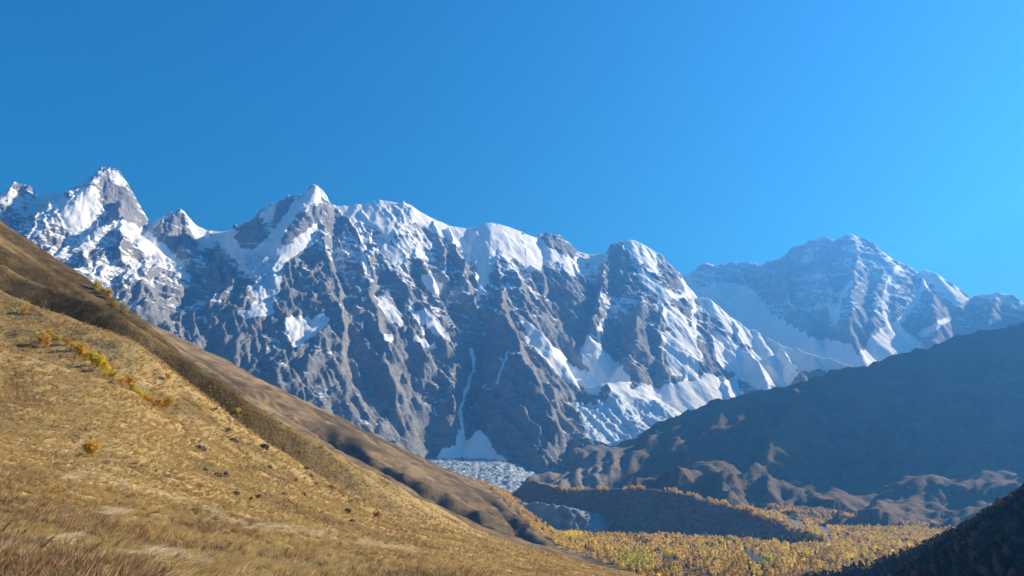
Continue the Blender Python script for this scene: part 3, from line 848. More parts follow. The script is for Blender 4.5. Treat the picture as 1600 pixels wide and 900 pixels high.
# ------------------------------------------------------------------ river
RIV = [((1150, 856), (1163, 858), 22), ((1163, 858), (1170, 866), 24), ((1170, 866), (1192, 878), 26), ((1192, 878), (1225, 890), 16), ((1225, 890), (1260, 904), 18)]
def on_floor(px, py):
    u, e = ue(px, py); Y = (ZV + 1) / e
    return np.array([u * Y, Y])
RIVP = np.array([on_floor(1160, 862), on_floor(1170, 868), on_floor(1186, 878), on_floor(1196, 884)])
def build_river():
    n = NT('river_water', 0.12); n.b.inputs['Specular IOR Level'].default_value = 0.5
    m = n.done((0.10, 0.14, 0.16), n.bump(n.noise(0.4, 4, 0.6), 0.4, .6))
    V, Q = [], []
    t = np.linspace(0, len(RIVP) - 1, 40)
    P = np.stack([np.interp(t, range(len(RIVP)), RIVP[:, k]) for k in (0, 1)], -1)
    for i, p in enumerate(P):
        d = P[min(i + 1, 39)] - P[max(i - 1, 0)]; d /= np.hypot(*d); nn = np.array([-d[1], d[0]])
        w = 10 + 4 * math.sin(i * .8)
        for sgn in (-1, 1):
            q = p + nn * w * sgn; V.append((q[0], q[1], ZV + 5.2))
        if i: Q.append((2 * i - 2, 2 * i - 1, 2 * i + 1, 2 * i))
    me = mesh_np('river', np.array(V), np.array(Q), m); o = bpy.data.objects.new('river', me); COL.objects.link(o); o['kind'] = 'structure'
build_river()

# ------------------------------------------------------------------ ground lookup for everything that grows
def ground(x, y):
    z = np.maximum(floor_z(x, y), hill(x, y) if np.any(y < 4000) else -1e4)
    return z
_dx0, _dy0, _ds = DX[0, 0], DYg[0, 0], DX[0, 1] - DX[0, 0]
def dslope_at(x, y):
    i = np.clip(((y - _dy0) / _ds), 0, DH.shape[0] - 1.001); j = np.clip(((x - _dx0) / _ds), 0, DH.shape[1] - 1.001)
    i0 = i.astype(int); j0 = j.astype(int); fi = i - i0; fj = j - j0
    z = (DH[i0, j0] * (1 - fi) + DH[i0 + 1, j0] * fi) * (1 - fj) + (DH[i0, j0 + 1] * (1 - fi) + DH[i0 + 1, j0 + 1] * fi) * fj
    return np.where((x > _dx0) & (y > _dy0), z, -1e4)
def ground_all(x, y):
    z = np.maximum(ground(x, y), dslope_at(x, y))
    return np.maximum(z, moraine(x, y))

# ------------------------------------------------------------------ tree builder
def tube(pts, rad, k=5):
    """tapered tube through pts -> verts, quads"""
    V, Q = [], []
    for i, (p, r) in enumerate(zip(pts, rad)):
        d = np.array(pts[min(i + 1, len(pts) - 1)]) - np.array(pts[max(i - 1, 0)]); d = d / (np.linalg.norm(d) + 1e-9)
        a = np.cross(d, (0.3, 1, 0.1)); a /= np.linalg.norm(a); b = np.cross(d, a)
        for j in range(k):
            t = 2 * math.pi * j / k
            V.append(np.array(p) + r * (math.cos(t) * a + math.sin(t) * b))
        if i:
            for j in range(k):
                Q.append(((i - 1) * k + j, (i - 1) * k + (j + 1) % k, i * k + (j + 1) % k, i * k + j))
    return V, Q

def woody(seed, h, spread, n_limb=6, lean=0.1, r0=None):
    rr = random.Random(seed); V, Q, tips = [], [], []
    r0 = r0 or h * 0.018
    def add(p, r, k=5):
        v, q = tube(p, r, k); b = len(V); V.extend(v); Q.extend([tuple(i + b for i in f) for f in q])
    top = np.array([rr.uniform(-lean, lean) * h, rr.uniform(-lean, lean) * h, h * .93])
    tr = [np.array([0, 0, -0.3]), top * .3 + [0, 0, 0], top * .62 + [rr.uniform(-.03, .03) * h, 0, 0], top]
    add(tr, [r0, r0 * .8, r0 * .5, r0 * .15], 6)
    for i in range(n_limb):
        f = 0.25 + 0.6 * i / n_limb; b = top * f; a = rr.uniform(0, 6.28)
        L = spread * (1.1 - f * .6) * rr.uniform(.7, 1.1)
        m = b + np.array([math.cos(a) * L * .5, math.sin(a) * L * .5, L * .35]); e = b + np.array([math.cos(a) * L, math.sin(a) * L, L * .85])
        add([b, m, e], [r0 * .42, r0 * .25, r0 * .07], 4); tips += [m, e]
    tips.append(top)
    return np.array(V), np.array(Q), tips

def leaves(seed, tips, h, spread, n, size, kind='round'):
    """leaf clumps scattered in a few uneven lobes round the limb tips"""
    g = np.random.default_rng(seed)
    T = np.array(tips)
    lob = T[g.integers(0, len(T), n)]
    if kind == 'round':
        c = lob + g.normal(0, 1, (n, 3)) * np.array([spread * .27, spread * .27, h * .10])
    elif kind == 'cone':
        t = g.uniform(0, 1, n) ** .75; ang = g.uniform(0, 6.28, n); rad = spread * (1 - t) * (0.55 + .45 * ((t * 9) % 1)) * g.uniform(.5, 1, n)
        c = np.stack([rad * np.cos(ang), rad * np.sin(ang), h * (.08 + .9 * t) - rad * .25], -1)
    else:
        t = g.uniform(0, 1, n); ang = g.uniform(0, 6.28, n)
        prof = np.sin(np.clip(t * .95 + .08, 0, 1) * math.pi) ** .6
        rad = spread * prof * g.uniform(.25, 1, n) * (1 + .25 * np.sin(ang * 3 + t * 7 + seed))
        c = np.stack([rad * np.cos(ang), rad * np.sin(ang), h * (.14 + .88 * t)], -1)
    c[:, 2] = np.maximum(c[:, 2], h * .06)
    a = g.normal(0, 1, (n, 3)); a /= np.linalg.norm(a, axis=1)[:, None]
    b = np.cross(a, g.normal(0, 1, (n, 3))); b /= np.linalg.norm(b, axis=1)[:, None]
    s = size * g.uniform(.6, 1.3, (n, 1))
    V = np.stack([c - a * s - b * s * .4, c + a * s * .3 - b * s, c + a * s + b * s * .4, c - a * s * .3 + b * s], 1).reshape(-1, 3)
    Q = np.arange(4 * n).reshape(n, 4)
    return V, Q

def leaf_mat(name, c, var=0.35):
    n = NT(name, 0.8)
    g = n.noise(0.9, 3, 0.7)
    dark = tuple(v * (1 - var) for v in c); light = tuple(min(1, v * (1 + var)) for v in c)
    n.b.inputs['Subsurface Weight'].default_value = 0
    m = n.done(n.ramp(g, [(0.35, dark), (0.65, light)])); leafy(n)
    return m
LEAF = {'golden': leaf_mat('golden_leaves', (0.66, 0.41, 0.06)), 'orange': leaf_mat('orange_leaves', (0.62, 0.34, 0.05)), 'tan': leaf_mat('tan_leaves', (0.55, 0.39, 0.16)),
        'yellow': leaf_mat('yellow_leaves', (0.74, 0.56, 0.05)), 'yellow-green': leaf_mat('yellow_green_leaves', (0.60, 0.48, 0.06)), 'rust-brown': leaf_mat('rust_leaves', (0.30, 0.18, 0.075)),
        'dark green': leaf_mat('dark_needles', (0.035, 0.050, 0.022)), 'red': leaf_mat('red_leaves', (0.24, 0.06, 0.03)), 'green': leaf_mat('green_leaves', (0.10, 0.13, 0.03)), 'bare brown': leaf_mat('bare_twigs', (0.05, 0.038, 0.022))}
_n = NT('bark', 0.9); M_BARK = _n.done(_n.ramp(_n.noise(3, 3), [(0.4, (0.12, 0.10, 0.08)), (0.6, (0.32, 0.29, 0.25))]))
_n = NT('dark_bark', 0.9); M_DBARK = _n.done((0.06, 0.045, 0.035))

def make_tree(name, seed, h, spread, n, size, kind, colour, n_limb=6, cat='tree', parts=True):
    """an Empty at the tree's foot with trunk and crown"""
    tv, tq, tips = woody(seed, h, spread, n_limb)
    lv, lq = leaves(seed, tips, h, spread, n, size, kind)
    root = bpy.data.objects.new(name, None); COL.objects.link(root); root.empty_display_size = 0.5
    for nm, v, q, m in (('trunk', tv, tq, M_DBARK if kind == 'cone' else M_BARK), ('crown', lv, lq, LEAF[colour])):
        o = bpy.data.objects.new(nm, mesh_np(nm, v, q, m, smooth=(nm == 'trunk'))); COL.objects.link(o); o.parent = root
    root['category'] = cat
    return root

def copy_tree(root):
    r = root.copy(); COL.objects.link(r)
    for ch in root.children:
        c = ch.copy(); COL.objects.link(c); c.parent = r
    return r

# ------------------------------------------------------------------ valley forest
FOREST = [
 [(842, 812), (858, 812), (900, 818), (960, 830), (1040, 838), (1080, 842), (1180, 840), (1252, 832), (1262, 815), (1165, 800), (1160, 792), (1200, 786), (1260, 796), (1320, 802), (1370, 812), (1460, 818), (1500, 822), (1470, 850), (1400, 880), (1320, 905), (1250, 912), (1110, 912), (1000, 905), (965, 889), (905, 866), (868, 850), (835, 825)],
 [(715, 728), (745, 724), (775, 752), (805, 774), (835, 792), (870, 818), (870, 850), (838, 832), (812, 806), (775, 772), (740, 748)]]
def colour_of(px, py, r, c):
    """species and colour of a forest tree by where it stands"""
    if in_poly(np.array([px]), np.array([py]), [(845, 812), (880, 820), (915, 838), (900, 845), (865, 838)])[0]: return 'yellow'
    if in_poly(np.array([px]), np.array([py]), [(965, 868), (1000, 862), (1030, 880), (1015, 895), (970, 890)])[0]: return 'yellow-green'
    if in_poly(np.array([px]), np.array([py]), [(1178, 872), (1210, 870), (1222, 885), (1190, 892)])[0]: return 'yellow-green'
    if r < 0.03 or (r < .35 and .30 < c < .36): return 'dark green'
    low = (py - 835) / 50.0
    if c > .55: return 'yellow-green' if (r < .5 and low > -.2) else 'golden'
    if c < -.3: return 'rust-brown' if r < .5 else 'tan'
    if low > .2: return ('golden', 'tan', 'golden', 'tan', 'yellow', 'orange')[int(r * 5.99)]
    return ('tan', 'tan', 'golden', 'orange', 'tan', 'golden')[int(r * 5.99)]
HUE = {'golden': (0.49, 0.345, 0.075), 'orange': (0.45, 0.30, 0.085), 'tan': (0.44, 0.32, 0.115), 'yellow': (0.58, 0.46, 0.05), 'yellow-green': (0.42, 0.36, 0.06), 'rust-brown': (0.30, 0.18, 0.08), 'dark green': (0.035, 0.050, 0.022)}
def merged_trees(name, pos, hts, cols, faces, seed, label):
    """all the far trees of a wood as one mesh"""
    g = np.random.default_rng(seed)
    protos = []
    for k in range(10):
        _, _, tips = woody(k + 900, 1.0, .28, 6)
        protos.append(leaves(k + 40, tips, 1.0, .30, faces, .085 * math.sqrt(60 / faces), 'tall')[0])
    ALL, CC = [], []
    idx = g.integers(0, 10, len(pos))
    for k in range(10):
        m = idx == k
        if not m.any(): continue
        p = pos[m]; h = hts[m]; c = cols[m]
        ang = g.uniform(0, 6.28, len(p)); w = h * g.uniform(1.0, 1.5, len(p))
        v = protos[k][None]; ca, sa = np.cos(ang)[:, None], np.sin(ang)[:, None]
        X = (v[..., 0] * ca - v[..., 1] * sa) * w[:, None] + p[:, 0:1]; Y = (v[..., 0] * sa + v[..., 1] * ca) * w[:, None] + p[:, 1:2]
        Z = v[..., 2] * h[:, None] + p[:, 2:3]
        ALL.append(np.stack([X, Y, Z], -1).reshape(-1, 3))
        j = g.uniform(.75, 1.25, (len(p), faces)).repeat(4, 1)[..., None]
        CC.append((c[:, None, :] * j).reshape(-1, 3))
    V = np.concatenate(ALL); C = np.concatenate(CC)
    n = NT(name + '_leaves', 0.85); m_ = n.done(n.attr('leafcol', True)); leafy(n)
    me = mesh_np(name, V, np.arange(len(V)).reshape(-1, 4), m_, smooth=False, colors={'leafcol': C})
    o = bpy.data.objects.new(name, me); COL.objects.link(o)
    describe(o, label, kind='stuff')
    return o

def build_forest():
    g = np.random.default_rng(21)
    N = 60000
    y = np.sqrt(g.uniform(1150 ** 2, 3900 ** 2, N)); u = g.uniform(-.08, .56, N); x = u * y
    z = ground_all(x, y)
    px, py = proj(x, y, z)
    m = np.zeros(N, bool)
    for poly in FOREST: m |= in_poly(px, py, poly)
    den = fbm(x / 70, y / 70, 3, 301)
    m &= den > -0.33
    m &= line_dist(x, y, RIVP) > 17
    m &= ~in_poly(px, py, [(1275, 815), (1290, 822), (1302, 838), (1288, 840), (1278, 830)])
    m &= chill(x, y) < z + 1
    m &= ~((y > 2300) & (x < 130))| in_poly(px, py, FOREST[1])
    # thin out by distance
    x, y, z, px, py, den = x[m], y[m], z[m], px[m], py[m], den[m]
    keep = g.uniform(0, 1, len(x)) < 0.75
    x, y, z, px, py, den = [q[keep] for q in (x, y, z, px, py, den)]
    # trees along the crest of the moraine
    P = np.array([at(*c) for c in MOR]); t = g.uniform(2.6, len(P) - 1, 620)
    mx = np.interp(t, range(len(P)), P[:, 0]) + g.normal(0, 6, 620); my = np.interp(t, range(len(P)), P[:, 1]) + g.normal(2, 7, 620)
    mz = ground_all(mx, my); mpx, mpy = proj(mx, my, mz)
    gap = fbm(mx / 50, mx / 90, 2, 5) > -.35
    x = np.concatenate([x, mx[gap]]); y = np.concatenate([y, my[gap]]); z = np.concatenate([z, mz[gap]]); px = np.concatenate([px, mpx[gap]]); py = np.concatenate([py, mpy[gap]]); den = np.concatenate([den, 0 * mx[gap]])
    cn = fbm(x / 110, y / 160, 3, 305)
    r = g.uniform(0, 1, len(x))
    h = (5.5 + 11 * g.beta(2, 2.6, len(x)) + 2.5 * np.clip(cn, -1, 1)) * np.where(y > 2300, .8, 1.0)
    names = [colour_of(a, b, c, d) for a, b, c, d in zip(px, py, r, cn)]
    size = h / y * ((px > 0) & (px < 1600) & (py < 915))
    # stand on the ground, visible ones first: the 300 nearest are individuals
    order = np.argsort(-size)
    near = order[:300]; rest = order[300:]
    protos = {}
    cnt = 0
    for i in near:
        nm = names[i]; k = (nm, int(r[i] * 977) % 3)
        if k not in protos:
            kind = 'cone' if nm == 'dark green' else 'tall'
            root = make_tree('pine_tree' if kind == 'cone' else 'birch_tree', 50 + len(protos), 10.0, 2.7 if kind == 'tall' else 2.4, 190, .55, kind, nm, 6)
            protos[k] = root; o = root
        else: o = copy_tree(protos[k])
        s = h[i] / 10
        o.location = (x[i], y[i], z[i] - .2); o.rotation_euler = (0, 0, r[i] * 60); o.scale = (s * 1.15, s * 1.15, s)
        if nm == 'dark green': describe(o, 'dark green conifer among the autumn birches in the nearest rows of the valley forest', 'tree', 'dark conifers in the nearest rows of the forest')
        else: describe(o, nm + ' autumn birch standing in the nearest rows of the valley forest', 'tree', nm + ' birches in the nearest rows of the forest')
    pos = np.stack([x, y, z], -1)[rest]; cols = 1.75 * np.array([HUE[names[i]] for i in rest]) * g.uniform(.9, 1.1, (len(rest), 1))
    merged_trees('valley_forest', pos, h[rest], cols, 42, 5, 'autumn birch forest in gold, tan and green covering the valley floor')
build_forest()

# ------------------------------------------------------------------ trees of the shaded hill, bottom right
def build_hill_trees():
    g = np.random.default_rng(33)
    N = 30000
    y = g.uniform(280, 1450, N); x = g.uniform(120, 800, N); z = chill(x, y)
    px, py = proj(x, y, z)
    m = (z > ZV + 1) & (px > 1180) & (px < 1660) & (py < 915)
    x, y, z, px, py = [q[m] for q in (x, y, z, px, py)]
    den = fbm(x / 45, y / 45, 3, 401) > -.25
    x, y, z, px, py = [q[den] for q in (x, y, z, px, py)]
    h = g.uniform(3.5, 8.0, len(x)); r = g.uniform(0, 1, len(x))
    order = np.argsort(-(h / y) * (px < 1600))
    protos = []
    for j, i in enumerate(order[:280]):
        k = int(r[i] * 6)
        while len(protos) <= k: protos.append(None)
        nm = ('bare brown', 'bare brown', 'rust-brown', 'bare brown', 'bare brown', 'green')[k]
        if protos[k] is None: o = protos[k] = make_tree('hill_tree', 80 + k, 6.0, 1.9, 420, .26, 'cone' if nm == 'dark green' else 'tall', nm, 7)
        else: o = copy_tree(protos[k])
        s = h[i] / 6
        o.location = (x[i], y[i], z[i] - .2); o.rotation_euler = (0, 0, r[i] * 90); o.scale = (s, s, s)
        describe(o, {'bare brown': 'leafless brown tree', 'rust-brown': 'rust-brown tree', 'dark green': 'dark conifer', 'green': 'dull green tree'}[nm] + ' in deep shade on the near dark hill', 'tree', {'bare brown': 'leafless trees', 'rust-brown': 'rust-brown trees', 'dark green': 'conifers', 'green': 'dull green trees'}[nm] + ' on the shaded hill')
    rest = order[280:]
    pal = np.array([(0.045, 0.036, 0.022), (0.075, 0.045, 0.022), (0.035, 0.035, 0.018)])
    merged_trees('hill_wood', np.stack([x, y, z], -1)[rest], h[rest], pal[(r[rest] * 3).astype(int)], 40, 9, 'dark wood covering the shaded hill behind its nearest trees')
build_hill_trees()

# ------------------------------------------------------------------ bushes on the near hillside
def hit_hill(px, py, y0=14, y1=880):
    Y = np.exp(np.linspace(math.log(y0), math.log(y1), 900))
    u, e = ue(px, py)
    d = hill(u * Y, Y) - e * Y
    k = int(np.argmax(d > 0)) if (d > 0).any() else int(np.argmax(d - 0))
    return u * Y[k], Y[k], float(hill(np.array([u * Y[k]]), np.array([Y[k]]))[0])
def hit_row(px, py, lo, hi, y0=14, y1=880):
    p = hit_hill(px, py, y0, y1)
    return p
BUSH = [  # base pixel x, y, height and width in pixels, colour, label
 (37, 493, 13, 14, 'orange', 'small orange bush standing alone highest on the left edge of the slope'),
 (68, 546, 22, 18, 'golden', 'round golden bush alone below the gully row near the left edge'),
 (54, 508, 7, 10, 'yellow-green', 'tiny greenish bush at the top end of the gully row'),
 (77, 525, 9, 12, 'golden', 'small golden bush second from the top of the gully row'),
 (89, 535, 10, 14, 'yellow-green', 'low yellow-green bush below the small golden one in the gully row'),
 (104, 543, 13, 13, 'orange', 'orange bush above the large golden clump in the gully row'),
 (115, 551, 13, 15, 'golden', 'golden bush touching the orange one in the upper gully row'),
 (126, 560, 20, 19, 'golden', 'large golden bush in the upper half of the gully row'),
 (135, 567, 15, 13, 'orange', 'narrow orange bush just below the large golden bush'),
 (147, 573, 20, 19, 'yellow-green', 'large yellow-green bush at the middle of the gully row'),
 (155, 581, 22, 17, 'yellow', 'tall bright yellow bush at the middle of the gully row'),
 (163, 588, 20, 15, 'yellow', 'bright yellow bush just below the tall yellow one'),
 (176, 594, 14, 16, 'yellow-green', 'yellow-green bush below the bright yellow pair'),
 (187, 602, 12, 16, 'golden', 'low golden bush between the green one and the rusty one'),
 (200, 606, 17, 15, 'orange', 'round rusty orange bush in the lower gully row'),
 (208, 614, 13, 14, 'yellow-green', 'yellow-green bush directly below the rusty orange one'),
 (219, 623, 13, 15, 'yellow', 'small yellow bush in the lower gully row'),
 (231, 631, 13, 16, 'golden', 'golden bush third from the bottom end of the gully row'),
 (245, 638, 14, 17, 'orange', 'orange bush second from the bottom end of the gully row'),
 (260, 644, 20, 19, 'golden', 'golden bush at the bottom end of the gully row'),
 (262, 598, 13, 11, 'orange', 'lone orange bush on the rib to the right of the gully row'),
 (334, 645, 8, 11, 'green', 'dark green bush alone on the lower rib'),
 (357, 677, 8, 13, 'green', 'low dull green bush above the scattered boulders'),
 (372, 648, 10, 9, 'yellow', 'slender yellow bush at the edge of the dark gully'),
 (142, 714, 22, 26, 'golden', 'golden bush in the near grass below all the others'),
 (401, 782, 8, 14, 'red', 'low red shrub beside the boulders in the lower meadow'),
 (462, 754, 6, 8, 'red', 'small reddish shrub above the flat boulder'),
 (590, 810, 9, 13, 'red', 'dark red shrub near the lower end of the meadow'),
 (152, 455, 15, 14, 'yellow-green', 'greenish yellow bush highest on the skyline of the slope'),
 (161, 461, 12, 12, 'yellow-green', 'smaller greenish bush beside the highest one on the skyline'),
 (169, 468, 15, 13, 'golden', 'golden bush on the skyline of the slope'),
 (183, 482, 8, 12, 'yellow-green', 'low greenish bush below the golden one on the skyline'),
 (196, 491, 7, 10, 'golden', 'lowest small golden bush on the skyline of the slope')]
def build_bushes():
    for i, (px, py, hp, wp, colr, lab) in enumerate(BUSH):
        x, y, z = hit_hill(px, py)
        zc = y * CT + z * ST
        h = hp / F * zc * 1.0; w = wp / F * zc * .9
        n = int(np.clip(hp * wp * 3.2, 220, 1500))
        o = make_tree('bush', 500 + i, 1.0, .5, n, .045 + .35 / math.sqrt(n) * .5, 'round', colr, 8, 'bush')
        o.location = (x, y, z - .05 * h); o.scale = (w * .95, w * .95, h); o.rotation_euler = (0, 0, i * 1.7)
        row = 2 <= i <= 19
        describe(o, lab, 'bush', 'autumn bushes along the gully' if row else ('bushes on the skyline' if 'skyline' in lab else None))
build_bushes()

# ------------------------------------------------------------------ boulders
_n = NT('lichen_boulder', 0.9)
M_BOULD = _n.done(_n.ramp(_n.noise(1.6, 5, .65), [(0.35, (0.035, 0.028, 0.022)), (0.6, (0.10, 0.085, 0.07)), (0.75, (0.26, 0.23, 0.19))]), _n.bump(_n.noise(2.5, 5, .7), .25, 1.0))
ROCKS = [  # pixel x, y (foot), width, height, label
 (310, 704, 22, 9, 'largest dark boulder, alone on the left of the meadow'), (365, 691, 14, 6, 'low grey boulder just below the dull green bush'),
 (413, 701, 19, 7, 'long dark boulder uppermost in the middle of the meadow'), (421, 731, 10, 5, 'small dark boulder below the long dark one'),
 (340, 745, 12, 8, 'upright dark boulder, left one of a touching pair'), (353, 746, 10, 8, 'dark boulder, right one of a touching pair'),
 (320, 735, 9, 4, 'flat grey stone above the touching pair of boulders'), (369, 774, 12, 6, 'pale grey boulder left of the low red shrub'),
 (392, 781, 10, 5, 'dark boulder touching the left side of the low red shrub'), (478, 734, 13, 4, 'flat grey boulder below the small reddish shrub'),
 (486, 745, 11, 6, 'dark rounded boulder below the flat grey one'), (494, 756, 7, 3, 'small stone between two dark rounded boulders'),
 (516, 764, 10, 6, 'dark rounded boulder above the middle of the lower meadow'), (475, 774, 9, 6, 'grey boulder left of the dark rounded one in the meadow'),
 (445, 774, 11, 5, 'broken grey boulder lying half in grass'), (542, 802, 13, 8, 'black boulder with a sharp top in the lower meadow'),
 (551, 816, 10, 4, 'flat dark stone below the sharp black boulder'), (578, 789, 9, 4, 'left one of two small dark stones above the dark red shrub'), (589, 793, 9, 4, 'right one of two small dark stones above the dark red shrub'),
 (568, 782, 8, 4, 'brown stone uppermost beside the two small dark stones')]
def build_rocks():
    import bmesh
    for i, (px, py, wp, hp, lab) in enumerate(ROCKS):
        x, y, z = hit_hill(px, py)
        zc = y * CT + z * ST
        w = wp / F * zc; h = hp / F * zc
        bm = bmesh.new(); bmesh.ops.create_icosphere(bm, subdivisions=3, radius=1)
        rr = np.random.default_rng(i + 5)
        dirs = rr.normal(0, 1, (9, 3)); dirs /= np.linalg.norm(dirs, axis=1)[:, None]; cut = rr.uniform(.55, .85, 9)
        for v in bm.verts:
            p = np.array(v.co)
            for d, c in zip(dirs, cut):
                t = p @ d
                if t > c: p = p - d * (t - c) * .92
            p *= 1 + .07 * math.sin(p[0] * 7 + i) * math.sin(p[1] * 6 + p[2] * 5)
            v.co = p * np.array([w * .58, w * .5, h * .8])
        me = bpy.data.meshes.new('boulder'); bm.to_mesh(me); bm.free(); me.materials.append(M_BOULD)
        o = bpy.data.objects.new('boulder', me); COL.objects.link(o)
        o.location = (x, y, z + .12 * h); o.rotation_euler = (0, .25 * math.sin(i), i)
        describe(o, lab, 'boulder', 'boulders scattered over the meadow')
build_rocks()

# ------------------------------------------------------------------ grass
def tuft(name, seed, n, hgt, lean, width, cols, spread=.16, seedhead=0.0):
    g = np.random.default_rng(seed); V, Q, C = [], [], []
    for k in range(n):
        a = g.uniform(0, 6.28); r = spread * math.sqrt(g.uniform(0, 1)); b = np.array([r * math.cos(a), r * math.sin(a), -.03])
        L = hgt * g.uniform(.55, 1.15); az = a * .4 + g.normal(0, .9)
        ld = np.array([math.cos(az), math.sin(az), 0]) * g.uniform(.2, 1) * lean * .6 + np.array([lean * .8, -lean * .15, 0])
        side = np.cross(ld + [0, 0, 1.0], g.normal(0, 1, 3)); side /= np.linalg.norm(side)
        c0 = np.array(cols[g.integers(0, len(cols))]) * g.uniform(.75, 1.2)
        i0 = len(V)
        for j, t in enumerate((0, .4, .75, 1.0)):
            p = b + ld * L * t * t + np.array([0, 0, 1.0]) * L * (t - .35 * min(1, lean) * t * t)
            w = width * (1, .9, .6, .12)[j]
            if seedhead and j == 2: w *= seedhead
            V += [p - side * w * .5, p + side * w * .5]
            C += [c0 * (.75 + .35 * t)] * 2
        for j in range(3): Q.append((i0 + 2 * j, i0 + 2 * j + 1, i0 + 2 * j + 3, i0 + 2 * j + 2))
    n_ = M_GRASS
    me = mesh_np(name, np.array(V), np.array(Q), n_, smooth=False, colors={'leafcol': np.array(C)})
    return bpy.data.objects.new(name, me)
_n = NT('dry_grass_blades', 0.75); M_GRASS = _n.done(_n.attr('leafcol', True)); leafy(_n)
STRAW = [(0.70, 0.50, 0.20), (0.58, 0.39, 0.14), (0.80, 0.61, 0.31), (0.44, 0.28, 0.09)]
BROWN = [(0.30, 0.17, 0.08), (0.42, 0.26, 0.13), (0.22, 0.12, 0.06), (0.52, 0.37, 0.19)]
PALE = [(0.88, 0.72, 0.47), (0.80, 0.62, 0.36), (0.70, 0.52, 0.27), (0.90, 0.78, 0.56)]
GREEN = [(0.10, 0.14, 0.03), (0.17, 0.20, 0.05), (0.30, 0.26, 0.08)]
PALE_STREAKS = [[(95, 748), (140, 742), (190, 757), (240, 770), (300, 785)], [(320, 795), (350, 813), (392, 828)], [(400, 826), (450, 829), (520, 842)], [(180, 880), (230, 872), (290, 890)], [(150, 805), (200, 802)], [(560, 848), (640, 862)], [(40, 862), (90, 850)]]
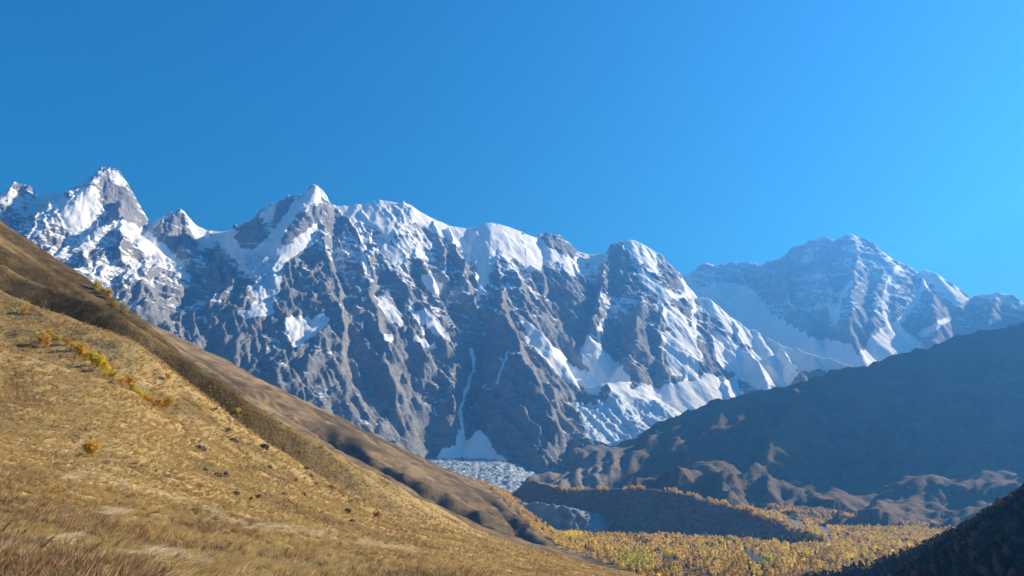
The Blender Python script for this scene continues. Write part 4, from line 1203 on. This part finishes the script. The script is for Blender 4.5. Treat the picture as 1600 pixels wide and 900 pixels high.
def build_grass():
    src = bpy.data.collections.new('grass_tufts')       # source tufts, not linked to the scene
    kinds = []
    for k in range(4): kinds.append(tuft('straw_tuft', k, 46, .46, .45 + .2 * k, .013, STRAW))
    for k in range(3): kinds.append(tuft('brown_tuft', 10 + k, 34, .50, .35, .012, BROWN, .18, 2.2))
    for k in range(3): kinds.append(tuft('pale_tuft', 20 + k, 50, .5, 1.3, .012, PALE, .24))
    kinds.append(tuft('green_tuft', 30, 50, .22, .6, .016, GREEN, .2))
    for i, o in enumerate(kinds):
        o.name = 'tuft_%02d' % i; src.objects.link(o)
    g = np.random.default_rng(77)
    N = 150000
    u = g.uniform(-1.0, .5, N); Y = np.exp(g.uniform(math.log(2.6), math.log(520), N)); x = u * Y
    z = hill(x, Y)
    px, py = proj(x, Y, z)
    d = np.hypot(x, Y)
    br = fbm(x / (2.5 + d * .06), Y / (2.5 + d * .06), 3, 501)
    idx = g.integers(0, 4, N)
    brown = (br + .35 * g.normal(0, 1, N)) > .5
    brown |= in_poly(px, py, [(-20, 735), (60, 745), (150, 800), (190, 830), (120, 850), (-20, 820)]) & (g.uniform(0, 1, N) < .3)
    idx = np.where(brown, g.integers(4, 7, N), idx)
    pale = np.zeros(N, bool)
    for st in PALE_STREAKS: pale |= line_dist(px, py + 3 * pnoise(px / 9, py / 9), st) < 4.6 + 3.5 * pnoise(px / 20, py / 20, 7)
    pale &= g.uniform(0, 1, N) < .8
    idx = np.where(pale, g.integers(7, 10, N), idx)
    idx = np.where(np.hypot((px - 228) / 12, (py - 812) / 5) < 1, 10, idx)
    sc = np.clip(d / 110, .62, 2.0) * g.uniform(.7, 1.25, N)
    up = (Y > 250) & (x < -120)
    keep = ~(up & (g.uniform(0, 1, N) < .95)) & (d > 2.2) & (hill(x, Y) > ZV)
    x, Y, z, idx, sc = x[keep], Y[keep], z[keep], idx[keep], sc[keep]
    me = bpy.data.meshes.new('meadow_grass')
    me.vertices.add(len(x)); me.vertices.foreach_set('co', np.stack([x, Y, z - .02], -1).astype(np.float32).ravel())
    a = me.attributes.new('pick', 'INT', 'POINT'); a.data.foreach_set('value', idx.astype(np.int32))
    a = me.attributes.new('size', 'FLOAT', 'POINT'); a.data.foreach_set('value', sc.astype(np.float32))
    a = me.attributes.new('turn', 'FLOAT_VECTOR', 'POINT')
    t = np.zeros((len(x), 3), np.float32); t[:, 2] = g.normal(-.2, 1.1, len(x)); a.data.foreach_set('vector', t.ravel())
    o = bpy.data.objects.new('meadow_grass', me); COL.objects.link(o)
    describe(o, 'long dry wind-bent grass covering the near hillside', kind='stuff')
    ng = bpy.data.node_groups.new('scatter_tufts', 'GeometryNodeTree')
    ng.interface.new_socket('Geometry', in_out='INPUT', socket_type='NodeSocketGeometry'); ng.interface.new_socket('Geometry', in_out='OUTPUT', socket_type='NodeSocketGeometry')
    N_ = ng.nodes; L = ng.links
    gi = N_.new('NodeGroupInput'); go = N_.new('NodeGroupOutput'); ci = N_.new('GeometryNodeCollectionInfo'); ip = N_.new('GeometryNodeInstanceOnPoints')
    ci.inputs['Collection'].default_value = src; ci.inputs['Separate Children'].default_value = True; ci.inputs['Reset Children'].default_value = True
    L.new(gi.outputs[0], ip.inputs['Points']); L.new(ci.outputs[0], ip.inputs['Instance']); ip.inputs['Pick Instance'].default_value = True
    for nm, dt, sock in (('pick', 'INT', 'Instance Index'), ('turn', 'FLOAT_VECTOR', 'Rotation'), ('size', 'FLOAT', 'Scale')):
        na = N_.new('GeometryNodeInputNamedAttribute'); na.data_type = dt; na.inputs[0].default_value = nm
        L.new(na.outputs[0], ip.inputs[sock])
    L.new(ip.outputs[0], go.inputs[0])
    md = o.modifiers.new('scatter', 'NODES'); md.node_group = ng
build_grass()

# ------------------------------------------------------------------ air
def build_haze():
    m = bpy.data.materials.new('valley_air'); m.use_nodes = True
    nt = m.node_tree
    for n in list(nt.nodes): nt.nodes.remove(n)
    v = nt.nodes.new('ShaderNodeVolumePrincipled'); o = nt.nodes.new('ShaderNodeOutputMaterial')
    v.inputs['Color'].default_value = (0.085, 0.35, 1.0, 1)
    v.inputs['Density'].default_value = 8.4e-5
    v.inputs['Absorption Color'].default_value = (0.15, 0.15, 0.15, 1)
    v.inputs['Anisotropy'].default_value = 0.42
    nt.links.new(v.outputs[0], o.inputs['Volume'])
    x0, x1, y0, y1, z0, z1 = -9100, 9100, -3100, 12800, ZV - 40, 3600
    V = np.array([(x, y, z) for z in (z0, z1) for y in (y0, y1) for x in (x0, x1)], float)
    Q = np.array([(0, 2, 3, 1), (4, 5, 7, 6), (0, 1, 5, 4), (2, 6, 7, 3), (0, 4, 6, 2), (1, 3, 7, 5)])
    me = mesh_np('haze', V, Q, m, smooth=False)
    o_ = bpy.data.objects.new('haze', me); COL.objects.link(o_); o_['kind'] = 'stuff'
    o_['label'] = 'thin blue haze filling the air of the valley'
build_haze()
